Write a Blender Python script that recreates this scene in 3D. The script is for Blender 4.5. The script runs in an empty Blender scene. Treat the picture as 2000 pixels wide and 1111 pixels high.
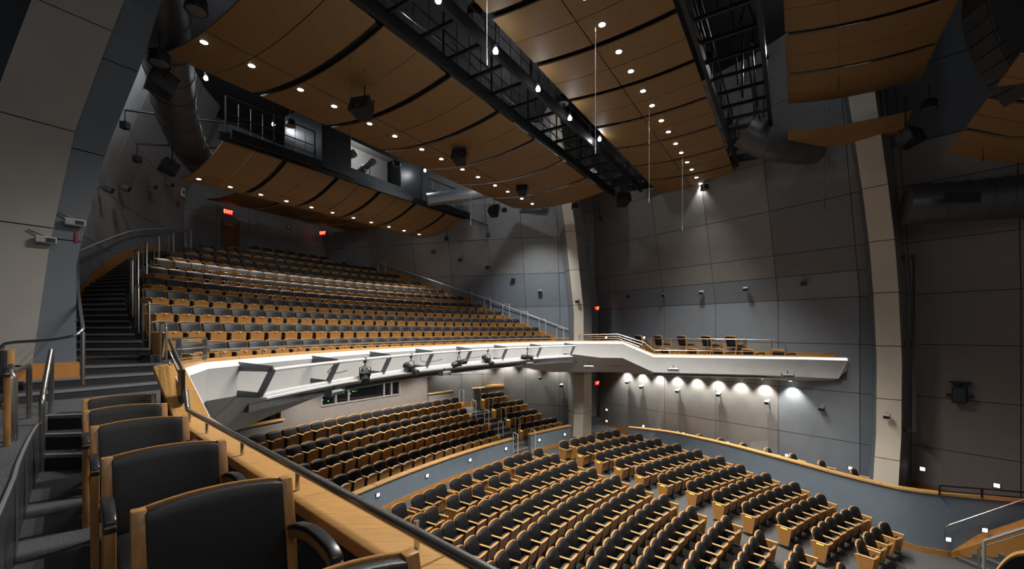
import bpy, bmesh, math, random
from mathutils import Vector as V, Matrix
random.seed(7)
SC = bpy.context.scene
COL = SC.collection
EYE = 6.85                      # height of the eye above the lowest floor; everything is laid out from eye level, then lifted
F, HZ = 840.0, 647.0
R = math.radians

# ------------------------------------------------------------------ camera, world, large lights, exposure
cam = bpy.data.cameras.new('camera'); cam_ob = bpy.data.objects.new('camera', cam); COL.objects.link(cam_ob)
cam_ob.rotation_euler = (math.pi / 2, 0, 0)
cam.sensor_width = 36.0; cam.lens = 36.0 * F / 2000.0; cam.shift_y = (HZ - 555.5) / 2000.0
cam.clip_start = 0.05; cam.clip_end = 200
SC.camera = cam_ob
SC.view_settings.view_transform = 'Standard'; SC.view_settings.look = 'None'
SC.view_settings.gamma = 1.0; SC.view_settings.use_curve_mapping = False
SC.view_settings.exposure = 0.75
w = bpy.data.worlds.new('world'); SC.world = w; w.use_nodes = True
w.node_tree.nodes['Background'].inputs[0].default_value = (0.80, 0.88, 1.0, 1)
w.node_tree.nodes['Background'].inputs[1].default_value = 0.05
SPOT_K = 1.0

def area_light(name, loc, target, sx, sy, power, col=(1, 0.955, 0.89), spread=180):
    l = bpy.data.lights.new(name, 'AREA'); l.shape = 'RECTANGLE'; l.size = sx; l.size_y = sy; l.energy = power; l.color = col
    l.spread = R(spread)
    o = bpy.data.objects.new(name, l); COL.objects.link(o); o.location = loc
    o.rotation_euler = (V(target) - V(loc)).to_track_quat('-Z', 'Y').to_euler(); return o
def spot_light(name, loc, target, power, angle=70, blend=0.5, col=(1, 0.955, 0.89), radius=0.05):
    l = bpy.data.lights.new(name, 'SPOT'); l.energy = power * SPOT_K; l.spot_size = R(angle); l.spot_blend = blend; l.color = col
    l.shadow_soft_size = radius
    o = bpy.data.objects.new(name, l); COL.objects.link(o); o.location = loc
    o.rotation_euler = (V(target) - V(loc)).to_track_quat('-Z', 'Y').to_euler(); return o
def point_light(name, loc, power, col=(1, 0.955, 0.89), radius=0.05):
    l = bpy.data.lights.new(name, 'POINT'); l.energy = power; l.color = col; l.shadow_soft_size = radius
    o = bpy.data.objects.new(name, l); COL.objects.link(o); o.location = loc; return o
# added fill light from the stage end of the hall, over the photographer's shoulder
area_light('fill_light', (5.0, -2.0, 5.0), (-1.0, 14.0, 0.0), 8, 3, 90, (1, 0.95, 0.88))

# ------------------------------------------------------------------ geometry helpers
def P(px, py, Y): return V(((px - 1000) / F * Y, Y, (HZ - py) / F * Y))
def PZ(px, py, Z): return P(px, py, F * Z / (HZ - py))
AX = V((-.819, .574, 0)); BX = V((.574, .819, 0)); UP = V((0, 0, 1))
def px_of(p): return 1000 + F * p.x / p.y, HZ - F * p.z / p.y

class MB:
    def __init__(s): s.v = []; s.f = []
    def add(s, vs, fs):
        n = len(s.v); s.v += [tuple(x) for x in vs]; s.f += [tuple(i + n for i in f) for f in fs]; return s
    def quad(s, a, b, c, d): return s.add([a, b, c, d], [(0, 1, 2, 3)])
    def hexa(s, b, t):                      # four bottom points, four top points
        n = len(b)
        fs = [tuple(range(n))[::-1], tuple(range(n, 2 * n))] + [(i, (i + 1) % n, n + (i + 1) % n, n + i) for i in range(n)]
        return s.add(list(b) + list(t), fs)
    def obb(s, c, ax, ay, az):              # centre and half-axis vectors
        c = V(c); ax, ay, az = V(ax), V(ay), V(az)
        b = [c - ax - ay - az, c + ax - ay - az, c + ax + ay - az, c - ax + ay - az]
        return s.hexa(b, [p + az * 2 for p in b])
    def box(s, x0, x1, y0, y1, z0, z1):
        return s.hexa([(x0, y0, z0), (x1, y0, z0), (x1, y1, z0), (x0, y1, z0)], [(x0, y0, z1), (x1, y0, z1), (x1, y1, z1), (x0, y1, z1)])
    def prism(s, pts, d):
        d = V(d); return s.hexa([V(p) for p in pts], [V(p) + d for p in pts])
    def tube(s, path, r, n=8, caps=True):
        path = [V(p) for p in path]; rings = []; ref = None
        for i, p in enumerate(path):
            a = path[max(i - 1, 0)]; b = path[min(i + 1, len(path) - 1)]; t = (b - a).normalized()
            if ref is None:
                ref = t.cross(UP) if abs(t.z) < .95 else t.cross(V((1, 0, 0)))
            u = (ref - t * ref.dot(t))
            if u.length < 1e-5: u = t.orthogonal()
            u.normalize(); ref = u; v = t.cross(u)
            rr = r[i] if isinstance(r, (list, tuple)) else r
            rings.append([p + u * (rr * math.cos(2 * math.pi * k / n)) + v * (rr * math.sin(2 * math.pi * k / n)) for k in range(n)])
        vs = [q for ring in rings for q in ring]; fs = []
        for i in range(len(path) - 1):
            for k in range(n):
                a = i * n + k; b = i * n + (k + 1) % n; fs.append((a, b, b + n, a + n))
        if caps: fs.append(tuple(range(n))[::-1]); fs.append(tuple(range((len(path) - 1) * n, len(path) * n)))
        return s.add(vs, fs)
    def lathe(s, o, ax, prof, n=12):        # profile of (along, radius)
        o = V(o); ax = V(ax).normalized(); u = ax.orthogonal().normalized(); v = ax.cross(u)
        vs = [o + ax * h + u * (r * math.cos(2 * math.pi * k / n)) + v * (r * math.sin(2 * math.pi * k / n)) for h, r in prof for k in range(n)]
        fs = [(i * n + k, i * n + (k + 1) % n, (i + 1) * n + (k + 1) % n, (i + 1) * n + k) for i in range(len(prof) - 1) for k in range(n)]
        fs += [tuple(range(n))[::-1], tuple(range((len(prof) - 1) * n, len(prof) * n))]
        return s.add(vs, fs)
    def slab(s, fn, nu, nv, tv):            # grid fn(u,v) in 0..1 thickened by tv(u,v) or vector
        g = lambda u, v: V(fn(u, v)); th = tv if callable(tv) else (lambda u, v: V(tv))
        A = [g(i / nu, j / nv) for j in range(nv + 1) for i in range(nu + 1)]
        B = [g(i / nu, j / nv) + V(th(i / nu, j / nv)) for j in range(nv + 1) for i in range(nu + 1)]
        n = len(A); w_ = nu + 1; fs = []
        for j in range(nv):
            for i in range(nu):
                a = j * w_ + i; fs.append((a, a + 1, a + 1 + w_, a + w_)); fs.append((n + a, n + a + w_, n + a + 1 + w_, n + a + 1))
        for i in range(nu):
            a = i; fs.append((a, n + a, n + a + 1, a + 1)); a = nv * w_ + i; fs.append((a, a + 1, n + a + 1, n + a))
        for j in range(nv):
            a = j * w_; fs.append((a, a + w_, n + a + w_, n + a)); a = j * w_ + nu; fs.append((a, n + a, n + a + w_, a + w_))
        return s.add(A + B, fs)
    def grid(s, fn, nu, nv):
        vs = [V(fn(i / nu, j / nv)) for j in range(nv + 1) for i in range(nu + 1)]; w_ = nu + 1
        return s.add(vs, [(j * w_ + i, j * w_ + i + 1, (j + 1) * w_ + i + 1, (j + 1) * w_ + i) for j in range(nv) for i in range(nu)])
    def mesh(s, name, mat, smooth=None, bevel=0, seg=2, org=None):
        if org is not None: s.v = [tuple(V(p) - V(org)) for p in s.v]
        me = bpy.data.meshes.new(name); me.from_pydata(s.v, [], s.f)
        bm = bmesh.new(); bm.from_mesh(me)
        bmesh.ops.recalc_face_normals(bm, faces=bm.faces)
        if bevel:
            es = [e for e in bm.edges if len(e.link_faces) == 2 and e.calc_face_angle(0) > 0.6]
            bmesh.ops.bevel(bm, geom=es, offset=bevel, segments=seg, profile=0.5, affect='EDGES', clamp_overlap=True)
        bm.to_mesh(me); bm.free()
        if smooth:
            for p in me.polygons: p.use_smooth = True
            me.set_sharp_from_angle(angle=R(smooth))
        me.materials.append(mat); return me

def link(name, me, parent=None, kind=None, label=None):
    o = bpy.data.objects.new(name, me); COL.objects.link(o)
    if parent: o.parent = parent
    if kind: o['kind'] = kind
    if label: o['label'] = label
    return o
def obj(name, mb, mat, parent=None, smooth=None, bevel=0, seg=2, kind=None, label=None, org=None):
    if org is None and parent is not None:
        q = parent; org = V((0, 0, 0))
        while q is not None: org = org + q.location; q = q.parent
    return link(name, mb.mesh(name, mat, smooth, bevel, seg, org), parent, kind, label)
def thing(name, label, cat, loc=(0, 0, 0), rz=0, group=None):
    o = bpy.data.objects.new(name, None); COL.objects.link(o); o.location = loc; o.rotation_euler = (0, 0, rz)
    o.empty_display_size = .1; o['label'] = label; o['category'] = cat
    if group: o['group'] = group
    return o
def tag(o, label, cat, group=None):
    o['label'] = label; o['category'] = cat
    if group: o['group'] = group
    return o
def struct(name, mb, mat, smooth=None, bevel=0): return obj(name, mb, mat, None, smooth, bevel, kind='structure')
def copy_tree(src, loc, rz, label, group=None):
    r = src.copy(); COL.objects.link(r); r.location = loc; r.rotation_euler = (0, 0, rz); r['label'] = label
    if group: r['group'] = group
    for ch in list(src.children):
        c = ch.copy(); COL.objects.link(c); c.parent = r
        for g in list(ch.children):
            d = g.copy(); COL.objects.link(d); d.parent = c
    return r

# ------------------------------------------------------------------ materials
def mat(name, col, rough=0.5, metal=0.0, spec=0.5, noise=0, nscale=40, bump=0, emit=None, estr=0, stretch=(1, 1, 1), coords='Object', col2=None, rot=0, detail=6, alpha=1, transmission=0):
    m = bpy.data.materials.new(name); m.use_nodes = True; nt = m.node_tree; b = nt.nodes['Principled BSDF']
    b.inputs['Base Color'].default_value = (*col, 1); b.inputs['Roughness'].default_value = rough; b.inputs['Metallic'].default_value = metal
    b.inputs['Specular IOR Level'].default_value = spec
    if transmission: b.inputs['Transmission Weight'].default_value = transmission
    if emit: b.inputs['Emission Color'].default_value = (*emit, 1); b.inputs['Emission Strength'].default_value = estr
    if noise or bump or col2:
        tc = nt.nodes.new('ShaderNodeTexCoord'); mp = nt.nodes.new('ShaderNodeMapping'); mp.inputs['Scale'].default_value = stretch
        mp.inputs['Rotation'].default_value = (0, 0, rot)
        nz = nt.nodes.new('ShaderNodeTexNoise'); nz.inputs['Scale'].default_value = nscale; nz.inputs['Detail'].default_value = detail
        nt.links.new(tc.outputs[coords], mp.inputs[0]); nt.links.new(mp.outputs[0], nz.inputs['Vector'])
        if noise or col2:
            cr = nt.nodes.new('ShaderNodeMix'); cr.data_type = 'RGBA'
            k = noise or .5
            cr.inputs[6].default_value = (*[c * (1 - k) for c in col], 1)
            cr.inputs[7].default_value = (*(col2 or [min(1, c * (1 + k)) for c in col]), 1)
            mr = nt.nodes.new('ShaderNodeMapRange'); mr.inputs[1].default_value = .3; mr.inputs[2].default_value = .7
            nt.links.new(nz.outputs['Fac'], mr.inputs[0]); nt.links.new(mr.outputs[0], cr.inputs[0]); nt.links.new(cr.outputs[2], b.inputs['Base Color'])
        if bump:
            bp = nt.nodes.new('ShaderNodeBump'); bp.inputs['Strength'].default_value = bump; bp.inputs['Distance'].default_value = .01
            nt.links.new(nz.outputs['Fac'], bp.inputs['Height']); nt.links.new(bp.outputs[0], b.inputs['Normal'])
    return m
M = {}
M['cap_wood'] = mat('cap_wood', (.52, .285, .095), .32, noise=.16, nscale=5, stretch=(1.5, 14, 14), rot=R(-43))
M['seat_wood'] = mat('seat_wood', (.42, .20, .055), .38, noise=.18, nscale=6, stretch=(6, 6, 1.2))
M['arm_wood'] = mat('arm_wood', (.60, .35, .125), .35, noise=.12, nscale=8, stretch=(8, 1, 8))
M['chair_wood'] = mat('chair_wood', (.40, .20, .065), .34, noise=.15, nscale=7, stretch=(9, 9, 1))
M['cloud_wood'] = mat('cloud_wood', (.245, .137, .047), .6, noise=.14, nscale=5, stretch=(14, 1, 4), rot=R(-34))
M['skirt_wood'] = mat('skirt_wood', (.42, .19, .045), .4, noise=.15, nscale=6, stretch=(1, 1, 8))
M['door_wood'] = mat('door_wood', (.20, .075, .022), .4, noise=.2, nscale=6, stretch=(6, 6, 1))
M['black_vinyl'] = mat('black_vinyl', (.0125, .013, .0145), .42, spec=.45, bump=.12, nscale=220)
M['seat_fabric'] = mat('seat_fabric', (.014, .015, .0175), .5, spec=.5, noise=.12, nscale=90)
M['stalls_fabric'] = mat('stalls_fabric', (.0075, .008, .009), .6, spec=.25, noise=.12, nscale=90)
M['seat_black'] = mat('seat_black', (.012, .012, .013), .5)
M['arm_pad'] = mat('arm_pad', (.018, .018, .02), .33, spec=.5)
M['carpet'] = mat('carpet', (.075, .078, .084), .95, spec=.1, noise=.75, nscale=130, bump=.8, detail=10)
M['carpet_shaded'] = mat('carpet_shaded', (.036, .037, .04), .95, spec=.1, noise=.7, nscale=130, bump=.8, detail=10)  # same carpet darkened to imitate grazing light on the stair treads
M['carpet_grey'] = mat('carpet_grey', (.105, .103, .1), .95, spec=.1, noise=.25, nscale=90, bump=.3)
M['vinyl_nosing'] = mat('vinyl_nosing', (.15, .155, .162), .5)
M['curb_vinyl'] = mat('curb_vinyl', (.035, .036, .04), .38, noise=.12, nscale=6)
M['steel'] = mat('steel', (.52, .505, .48), .24, metal=.95, noise=.06, nscale=30)
M['satin_rail'] = mat('satin_rail', (.55, .54, .51), .4, metal=.35)
M['chrome'] = mat('chrome', (.8, .8, .8), .15, metal=1.0)
M['plaster_white'] = mat('plaster_white', (.40, .398, .39), .75, noise=.05, nscale=2.5)
M['wall_tan'] = mat('wall_tan', (.208, .201, .191), .62, noise=.05, nscale=3)
M['wall_blue'] = mat('wall_blue', (.165, .185, .21), .6, noise=.05, nscale=3)
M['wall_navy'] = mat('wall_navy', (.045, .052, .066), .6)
M['wall_grey'] = mat('wall_grey', (.20, .20, .20), .58, noise=.06, nscale=2.5)
M['wall_brown'] = mat('wall_brown', (.175, .155, .138), .65, noise=.05, nscale=3)
M['beige'] = mat('beige', (.52, .465, .385), .7, noise=.04, nscale=2.5)
M['beige_grey'] = mat('beige_grey', (.30, .285, .26), .6, noise=.07, nscale=1.6)
M['slate'] = mat('slate', (.105, .125, .148), .5, noise=.05, nscale=2)
M['dado_blue'] = mat('dado_blue', (.155, .195, .235), .55, noise=.04, nscale=3)
M['joint'] = mat('joint', (.02, .02, .021), .9)
M['black'] = mat('black', (.010, .010, .011), .6)
M['black_metal'] = mat('black_metal', (.014, .015, .017), .42, metal=.3)
M['dark_metal'] = mat('dark_metal', (.05, .052, .056), .35, metal=.8)
M['bracket_grey'] = mat('bracket_grey', (.12, .125, .135), .4, metal=.4)
M['pipe_silver'] = mat('pipe_silver', (.60, .61, .62), .38, metal=.15)
M['fixture_silver'] = mat('fixture_silver', (.30, .32, .33), .35, metal=.3)
M['speaker_grey'] = mat('speaker_grey', (.30, .31, .32), .45)
M['speaker_dark'] = mat('speaker_dark', (.10, .10, .105), .5)
M['duct'] = mat('duct', (.085, .085, .088), .42, metal=.35)
M['duct_silver'] = mat('duct_silver', (.35, .37, .39), .35, metal=.7)
M['white_plate'] = mat('white_plate', (.8, .8, .78), .5)
M['grey_interior'] = mat('grey_interior', (.42, .42, .43), .8)
M['glass'] = mat('glass', (.03, .035, .04), .03, spec=.6)
M['booth_glass'] = mat('booth_glass', (.01, .012, .016), .03, spec=.35)
M['booth_glass'].node_tree.nodes['Principled BSDF'].inputs['Alpha'].default_value = .3
M['acrylic'] = mat('acrylic', (.4, .41, .42), .12, spec=.4)
M['acrylic'].node_tree.nodes['Principled BSDF'].inputs['Alpha'].default_value = .16
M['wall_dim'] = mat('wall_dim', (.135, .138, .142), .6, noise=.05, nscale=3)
M['glass_clear'] = mat('glass_clear', (.9, .9, .9), .05, transmission=1.0)
M['red_case'] = mat('red_case', (.25, .01, .012), .4)
def emat(name, col, s): return mat(name, (0, 0, 0), .5, emit=col, estr=s)
M['lamp_white'] = emat('lamp_white', (1, .97, .92), 14)
M['lamp_work'] = emat('lamp_work', (.9, .95, 1), 22)
M['step_light'] = emat('step_light', (1, .97, .93), 2.2)
M['amber'] = emat('amber', (1, .55, .05), 3.0)
M['cove'] = emat('cove', (1, .99, .96), .66)  # self-glow in place of cove light falling on the white chamfer
M['exit_red'] = emat('exit_red', (1, .01, .015), .9)
M['exit_glow'] = emat('exit_glow', (1, .20, .07), 3.2)
M['led_blue'] = emat('led_blue', (.05, .12, 1), 2.5)
M['led_green'] = emat('led_green', (.2, 1, .1), 1.6)
M['led_white'] = emat('led_white', (.9, .9, 1), 1.2)

ORD = ['first', 'second', 'third', 'fourth', 'fifth', 'sixth', 'seventh', 'eighth', 'ninth', 'tenth', 'eleventh', 'twelfth', 'thirteenth', 'fourteenth',
       'fifteenth', 'sixteenth', 'seventeenth', 'eighteenth', 'nineteenth', 'twentieth', 'twenty-first', 'twenty-second', 'twenty-third', 'twenty-fourth',
       'twenty-fifth', 'twenty-sixth', 'twenty-seventh', 'twenty-eighth', 'twenty-ninth', 'thirtieth', 'thirty-first', 'thirty-second']
# ------------------------------------------------------------------ walls that follow a plan line and lean inwards above head height
def pl(px, Y): return ((px - 1000) / F * Y, Y)
class LeanWall:
    def __init__(s, pts, lean, inside=(0, 8)):
        s.p = [V((x, y, 0)) for x, y in pts]; s.L = [0.0]; s.lean = lean
        for a, b in zip(s.p, s.p[1:]): s.L.append(s.L[-1] + (b - a).length)
        s.len = s.L[-1]; s.ns = []
        for a, b in zip(s.p, s.p[1:]):
            d = (b - a).normalized(); n = V((-d.y, d.x, 0))
            if n.dot(V((inside[0], inside[1], 0)) - a) < 0: n = -n
            s.ns.append(n)
    def base(s, t):
        i = 0
        while i < len(s.ns) - 1 and t > s.L[i + 1]: i += 1
        u = (t - s.L[i]) / (s.L[i + 1] - s.L[i]); return s.p[i].lerp(s.p[i + 1], u), i, u
    def normal(s, t):
        _, i, u = s.base(t); n = s.ns[i]
        if u > .5 and i + 1 < len(s.ns): n = n.lerp((n + s.ns[i + 1]).normalized(), (u - .5) * 2)
        elif u < .5 and i > 0: n = n.lerp((n + s.ns[i - 1]).normalized(), (.5 - u) * 2)
        return n.normalized()
    def pt(s, t, Z, off=0.0):
        b, _, _ = s.base(t); n = s.normal(t)
        q = b + n * (s.lean(Z, t) + off); return V((q.x, q.y, Z))
    def hit(s, px, py, off=0.0):
        k = (px - 1000) / F; best = None; N = 400; prev = None
        def g(t):
            Z = 0
            for _ in range(12):
                q = s.pt(t, Z, off); Z = (HZ - py) / F * q.y
            return q.x - k * q.y, Z
        for i in range(N + 1):
            t = s.len * i / N; v, Z = g(t)
            if prev is not None and v * prev[1] <= 0:
                a, b = prev[0], t; va = prev[1]
                for _ in range(30):
                    m = (a + b) / 2; vm, Zm = g(m)
                    if vm * va <= 0: b = m
                    else: a, va = m, vm
                return m, Zm
            prev = (t, v)
        t = 0 if abs(g(0)[0]) < abs(g(s.len)[0]) else s.len
        return t, g(t)[1]

def panel_wall(name, wall, seams, levels, mat_of, gap=.02, nu=1, nv=3, back='joint', skip=None):
    zs = sorted({round(c + (d - c) * q / nv, 4) for c, d in zip(levels, levels[1:]) for q in range(nv + 1)}); nz = len(zs) - 1
    bk = MB().slab(lambda u, v: wall.pt(seams[0] + (seams[-1] - seams[0]) * u, zs[round(v * nz)], -.055), max(8, 3 * len(seams)), nz,
                   lambda u, v: -wall.normal(seams[0] + (seams[-1] - seams[0]) * u) * .10)
    root = struct(name, bk, M[back])
    for i, (a, b) in enumerate(zip(seams, seams[1:])):
        for j, (c, d) in enumerate(zip(levels, levels[1:])):
            if skip and skip(i, j): continue
            mb = MB().slab(lambda u, v: wall.pt(a + gap / 2 + (b - a - gap) * u, c + gap / 2 + (d - c - gap) * v), nu, nv,
                           lambda u, v: -wall.normal((a + b) / 2) * .03)
            obj('panel', mb, M[mat_of(i, j)], root, smooth=20)
    return root

LEV = [-4.09, -2.26, -.47, 1.33, 3.06, 4.77, 6.6, 8.4, 10.4]
# gallery wall on the far side
def lean_wr(Z, t):
    k = .19 + .009 * t + (max(0, t - 9.4) / 2.7) ** 1.5 * .06
    return max(0, Z - 1.27) * k
WR = LeanWall([(5.06, 25), (5.06 + .634 * 13.1, 25 - .774 * 13.1)], lean_wr)
def mat_wr(i, j):
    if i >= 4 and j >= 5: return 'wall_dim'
    if i == 5: return 'slate'
    return 'wall_blue' if j in (3, 4) or (j in (0, 1, 2) and i >= 4) else 'wall_tan'
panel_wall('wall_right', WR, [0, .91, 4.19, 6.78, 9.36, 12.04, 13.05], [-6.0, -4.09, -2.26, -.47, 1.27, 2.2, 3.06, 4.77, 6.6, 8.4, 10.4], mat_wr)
# short return between the far pilaster and the gallery wall, with the two exit doors in it
RT = LeanWall([pl(1112, 24.75), (5.2, 25.3)], lambda Z, t: max(0, Z - 1.3) * .2)
panel_wall('wall_return', RT, [0, RT.len * .45, RT.len], [-5.9, -2.1, -.5, 1.27, 3.06, 4.77, 6.6, 8.4, 10.4], lambda i, j: 'wall_grey')
# stage-side wall
def lean_fr(Z, t): return max(0, Z - 1.3) * (.30 - .02 * t)
FR = LeanWall([(13.7, 15.75), (14.1, 15.2), (15.6, 13.1), (19.0, 8.5)], lean_fr)
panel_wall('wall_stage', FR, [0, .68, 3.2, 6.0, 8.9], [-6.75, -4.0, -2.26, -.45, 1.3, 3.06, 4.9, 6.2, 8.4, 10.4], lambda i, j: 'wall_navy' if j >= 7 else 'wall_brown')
# rear wall on the far side, running down beside the stairs
def lean_rw(Z, t): return max(0, Z - 1.35) * (.27 - max(0, t - 12.5) * .03)
RW = LeanWall([(.26 - .964 * 12.3, 23.8 + .265 * 12.3), (.26 + .964 * 3.5, 23.8 - .265 * 3.5)], lean_rw)
o_ = 12.3
panel_wall('wall_rear_right', RW, [0] + [o_ + x for x in (-10.3, -8.1, -5.9, -3.66, -1.36, .52, 2.4, 3.45)], [-5.6, -4.0, -2.1, -.5, 1.35, 3.1, 4.95, 6.7, 8.4, 10.4],
           lambda i, j: ('wall_blue' if 3 <= j <= 4 else 'wall_grey') if i > 0 else 'wall_grey')
# rear wall beside the stairs on the photographer's side
def lean_lw(Z, t): return max(0, Z - 3.9 - .2 * t) * .34 * min(1, max(0, (t - .3) / 3.2))
LW = LeanWall([(-10.75, 10.3), (-11.75, 11.8), (-12.85, 13.6), (-13.75, 15.3), (-14.6, 17.5), (-14.95, 19.6)], lean_lw)
lws = [0, 2.2, LW.hit(205, 450)[0], LW.hit(255, 430)[0], LW.hit(313, 430)[0], LW.hit(361, 430)[0], LW.len]
lws = sorted(lws)
panel_wall('wall_left', LW, lws, [-1.05, 1.0, 2.6, 4.4, 6.4, 8.4, 10.4], lambda i, j: 'wall_grey', nu=2)
# back wall of the balcony with its exit door
BWl = LeanWall([(-14.95, 19.6), (-11.4, 27.1)], lambda Z, t: 0)
panel_wall('wall_rear', BWl, [0, 1.4, 3.1, 5.6, BWl.len], [2.9, 5.6, 7.0, 8.4, 10.4], lambda i, j: 'wall_grey', nu=1)
vb = MB()
va, vb2 = P(487, 480, 22.3), P(640, 480, 26.2)
dv = (vb2 - va); dv.z = 0; nv_ = V((dv.y, -dv.x, 0)).normalized()
vq = [V((va.x, va.y, 3.0)), V((vb2.x, vb2.y, 3.0)), V((vb2.x, vb2.y, 3.0)) - nv_ * .8, V((va.x, va.y, 3.0)) - nv_ * 1.2]
vroot = struct('wall_vestibule', MB().prism(vq, (0, 0, 3.3)), M['wall_grey'])
for k in range(2):
    a = va.lerp(vb2, .09); b = va.lerp(vb2, .93)
    obj('panel', MB().prism([V((a.x, a.y, 3.1 + 1.35 * k)) + nv_ * .0, V((b.x, b.y, 3.1 + 1.35 * k)), V((b.x, b.y, 3.1 + 1.35 * k)) + nv_ * .03, V((a.x, a.y, 3.1 + 1.35 * k)) + nv_ * .03], (0, 0, 1.32)), M['wall_grey'], vroot)

# dark roof void
rf = struct('ceiling', MB().box(-22, 24, -3, 32, 10.4, 10.7), M['black'])

# pilasters: a plan outline, cut into stones by level
def pilaster(name, plan, lean, levels, dirn, mats, back_off):
    # plan: list of (x, y); mats per face between plan points
    D = V((*dirn, 0)); root = None
    def q(i, Z): 
        o = lean(Z); return V((plan[i][0], plan[i][1], Z)) + D * o
    core = MB(); n = len(plan); bo = V((*back_off, 0))
    mids = levels
    for a, b in zip(mids, mids[1:]):
        bt = [q(i, a) + bo * .13 for i in range(n)] + [q(n - 1, a) + bo, q(0, a) + bo]
        tp = [q(i, b) + bo * .13 for i in range(n)] + [q(n - 1, b) + bo, q(0, b) + bo]
        core.hexa(bt, tp)
    root = struct(name, core, M['joint'])
    for i in range(n - 1):
        for j, (a, b) in enumerate(zip(levels, levels[1:])):
            e = V((plan[i + 1][0] - plan[i][0], plan[i + 1][1] - plan[i][1], 0)).normalized() * .006
            f = lambda u, v: q(i, a + .012 + (b - a - .024) * v).lerp(q(i + 1, a + .012 + (b - a - .024) * v), u) + e * (1 - 2 * u)
            obj('panel', MB().slab(f, 1, 5, bo * .10), M[mats(i, j)], root, smooth=20)
    return root
def lerp_tab(tab):
    def f(Z):
        if Z <= tab[0][0]: return tab[0][1]
        for (a, x), (b, y) in zip(tab, tab[1:]):
            if Z <= b: return x + (y - x) * (Z - a) / (b - a)
        (a, x), (b, y) = tab[-2:]; return y + (y - x) * (Z - b) / (b - a)
    return f
def pl(px, Y): return ((px - 1000) / F * Y, Y)
pilaster('pilaster', [pl(1110, 22.9), pl(1120.5, 22.15), pl(1140, 21.9), pl(1156, 22.8)],
         lerp_tab([(-6, .12), (-4, 0), (1.0, 0), (1.85, .2), (5.1, .95), (6.3, 1.34)]), [-5.9, -4.2, -2.2, -.5, 1.35, 3.1, 4.95, 6.7, 8.4, 10.4],
         (-.574, -.819), lambda i, j: ['wall_grey', 'beige', 'beige' if j < 3 else 'wall_grey'][i], (.35, 2.2))
pilaster('pilaster', [pl(1701, 15.7), pl(1712, 14.85), pl(1762, 14.35), pl(1778, 15.3)],
         lerp_tab([(-6.7, .6), (-5.2, .33), (-3.5, .06), (-1, 0), (1.35, .3), (2.8, .6), (4.5, 1.13), (7.5, 2.3)]), [-6.6, -4.3, -2.3, -.5, 1.3, 3.0, 4.7, 6.6, 8.4, 10.4],
         (-.85, -.53), lambda i, j: ['slate', 'beige', 'wall_brown'][i], (.9, .75))
# the near pilaster on the photographer's side: pale face standing proud of a slate face, both leaning over the hall
LS_ = .735; LPB = V((-9.92, 9.8, 0)) * LS_; FWD = V((.819, -.574, 0))
u_r = lerp_tab([(-2, 0), (1.6, 0), (4.18, .48), (6.9, 1.22), (8.74, 1.6), (10.4, 2.0)])
u_b = lerp_tab([(-2, -.75), (-.65, -.69), (1.9, -.44), (4.5, -.05), (6.4, .40), (8.0, .80), (10.4, 1.35)])
u_l = lerp_tab([(-2, -2.4), (1.0, -1.95), (3.5, -1.45), (5.2, -1.12), (7.1, -.70), (8.7, -.34), (10.4, .05)])
LPT = lambda u, Z, off=0: LPB + BX * (u * LS_) + FWD * (off * LS_) + UP * (Z * LS_)
core = MB(); zz = [-1.05, .5, 2, 3.5, 5, 6.5, 8, 9.3, 10.4, 13.5]
for a, b in zip(zz, zz[1:]):
    core.hexa([LPT(u_l(a), a, .1), LPT(u_r(a), a, -.05), LPT(u_r(a), a, -1.2), LPT(u_l(a), a, -1.2)], [LPT(u_l(b), b, .1), LPT(u_r(b), b, -.05), LPT(u_r(b), b, -1.2), LPT(u_l(b), b, -1.2)])
core.v = [tuple(V(p) - FWD * .12) for p in core.v]
lpr = struct('pilaster', core, M['joint'])
def face_panels(ua, ub, levels, off, th, m):
    for a, b in zip(levels, levels[1:]):
        f = lambda u, v: LPT((ua(a + .012 + (b - a - .024) * v) + .004) * (1 - u) + (ub(a + .012 + (b - a - .024) * v) - .004) * u, a + .012 + (b - a - .024) * v, off)
        obj('panel', MB().slab(f, 1, 5, -FWD * th * LS_), M[m], lpr, smooth=20)
face_panels(u_b, u_r, [-.72, 2.05, 4.15, 6.45, 8.9, 11.2, 13.5], 0.0, .3, 'slate')
face_panels(u_l, u_b, [-.72, 2.25, 4.48, 7.1, 9.4, 11.5, 13.5], .16, .2, 'beige_grey')
obj('skirting', MB().hexa([LPT(u_l(-1) - .4, -1.05, .20), LPT(u_b(-1), -1.05, .20), LPT(u_b(-1), -1.05, -.1), LPT(u_l(-1) - .4, -1.05, -.1)], [LPT(u_l(-1) - .4, -.74, .20), LPT(u_b(-1), -.74, .20), LPT(u_b(-1), -.74, -.1), LPT(u_l(-1) - .4, -.74, -.1)]), M['skirt_wood'], lpr, label='wooden skirting under the pale face')
obj('skirting', MB().hexa([LPT(u_b(-1), -1.05, .05), LPT(.04, -1.05, .05), LPT(.04, -1.05, -.6), LPT(u_b(-1), -1.05, -.6)], [LPT(u_b(-1), -.7, .05), LPT(.04, -.7, .05), LPT(.04, -.7, -.6), LPT(u_b(-1), -.7, -.6)]), M['skirt_wood'], lpr, label='wooden skirting under the slate face')
# wall behind the near pilaster, towards the stage
NW = LeanWall([(-12.2, 7.0), (-5.5, -1.5)], lambda Z, t: max(0, Z - 1) * .2, inside=(4, 6))
panel_wall('wall_near', NW, [0, 3.6, 7.2, NW.len], [-1.05, 2.2, 5.2, 8.2, 10.4], lambda i, j: 'wall_navy')

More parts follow.
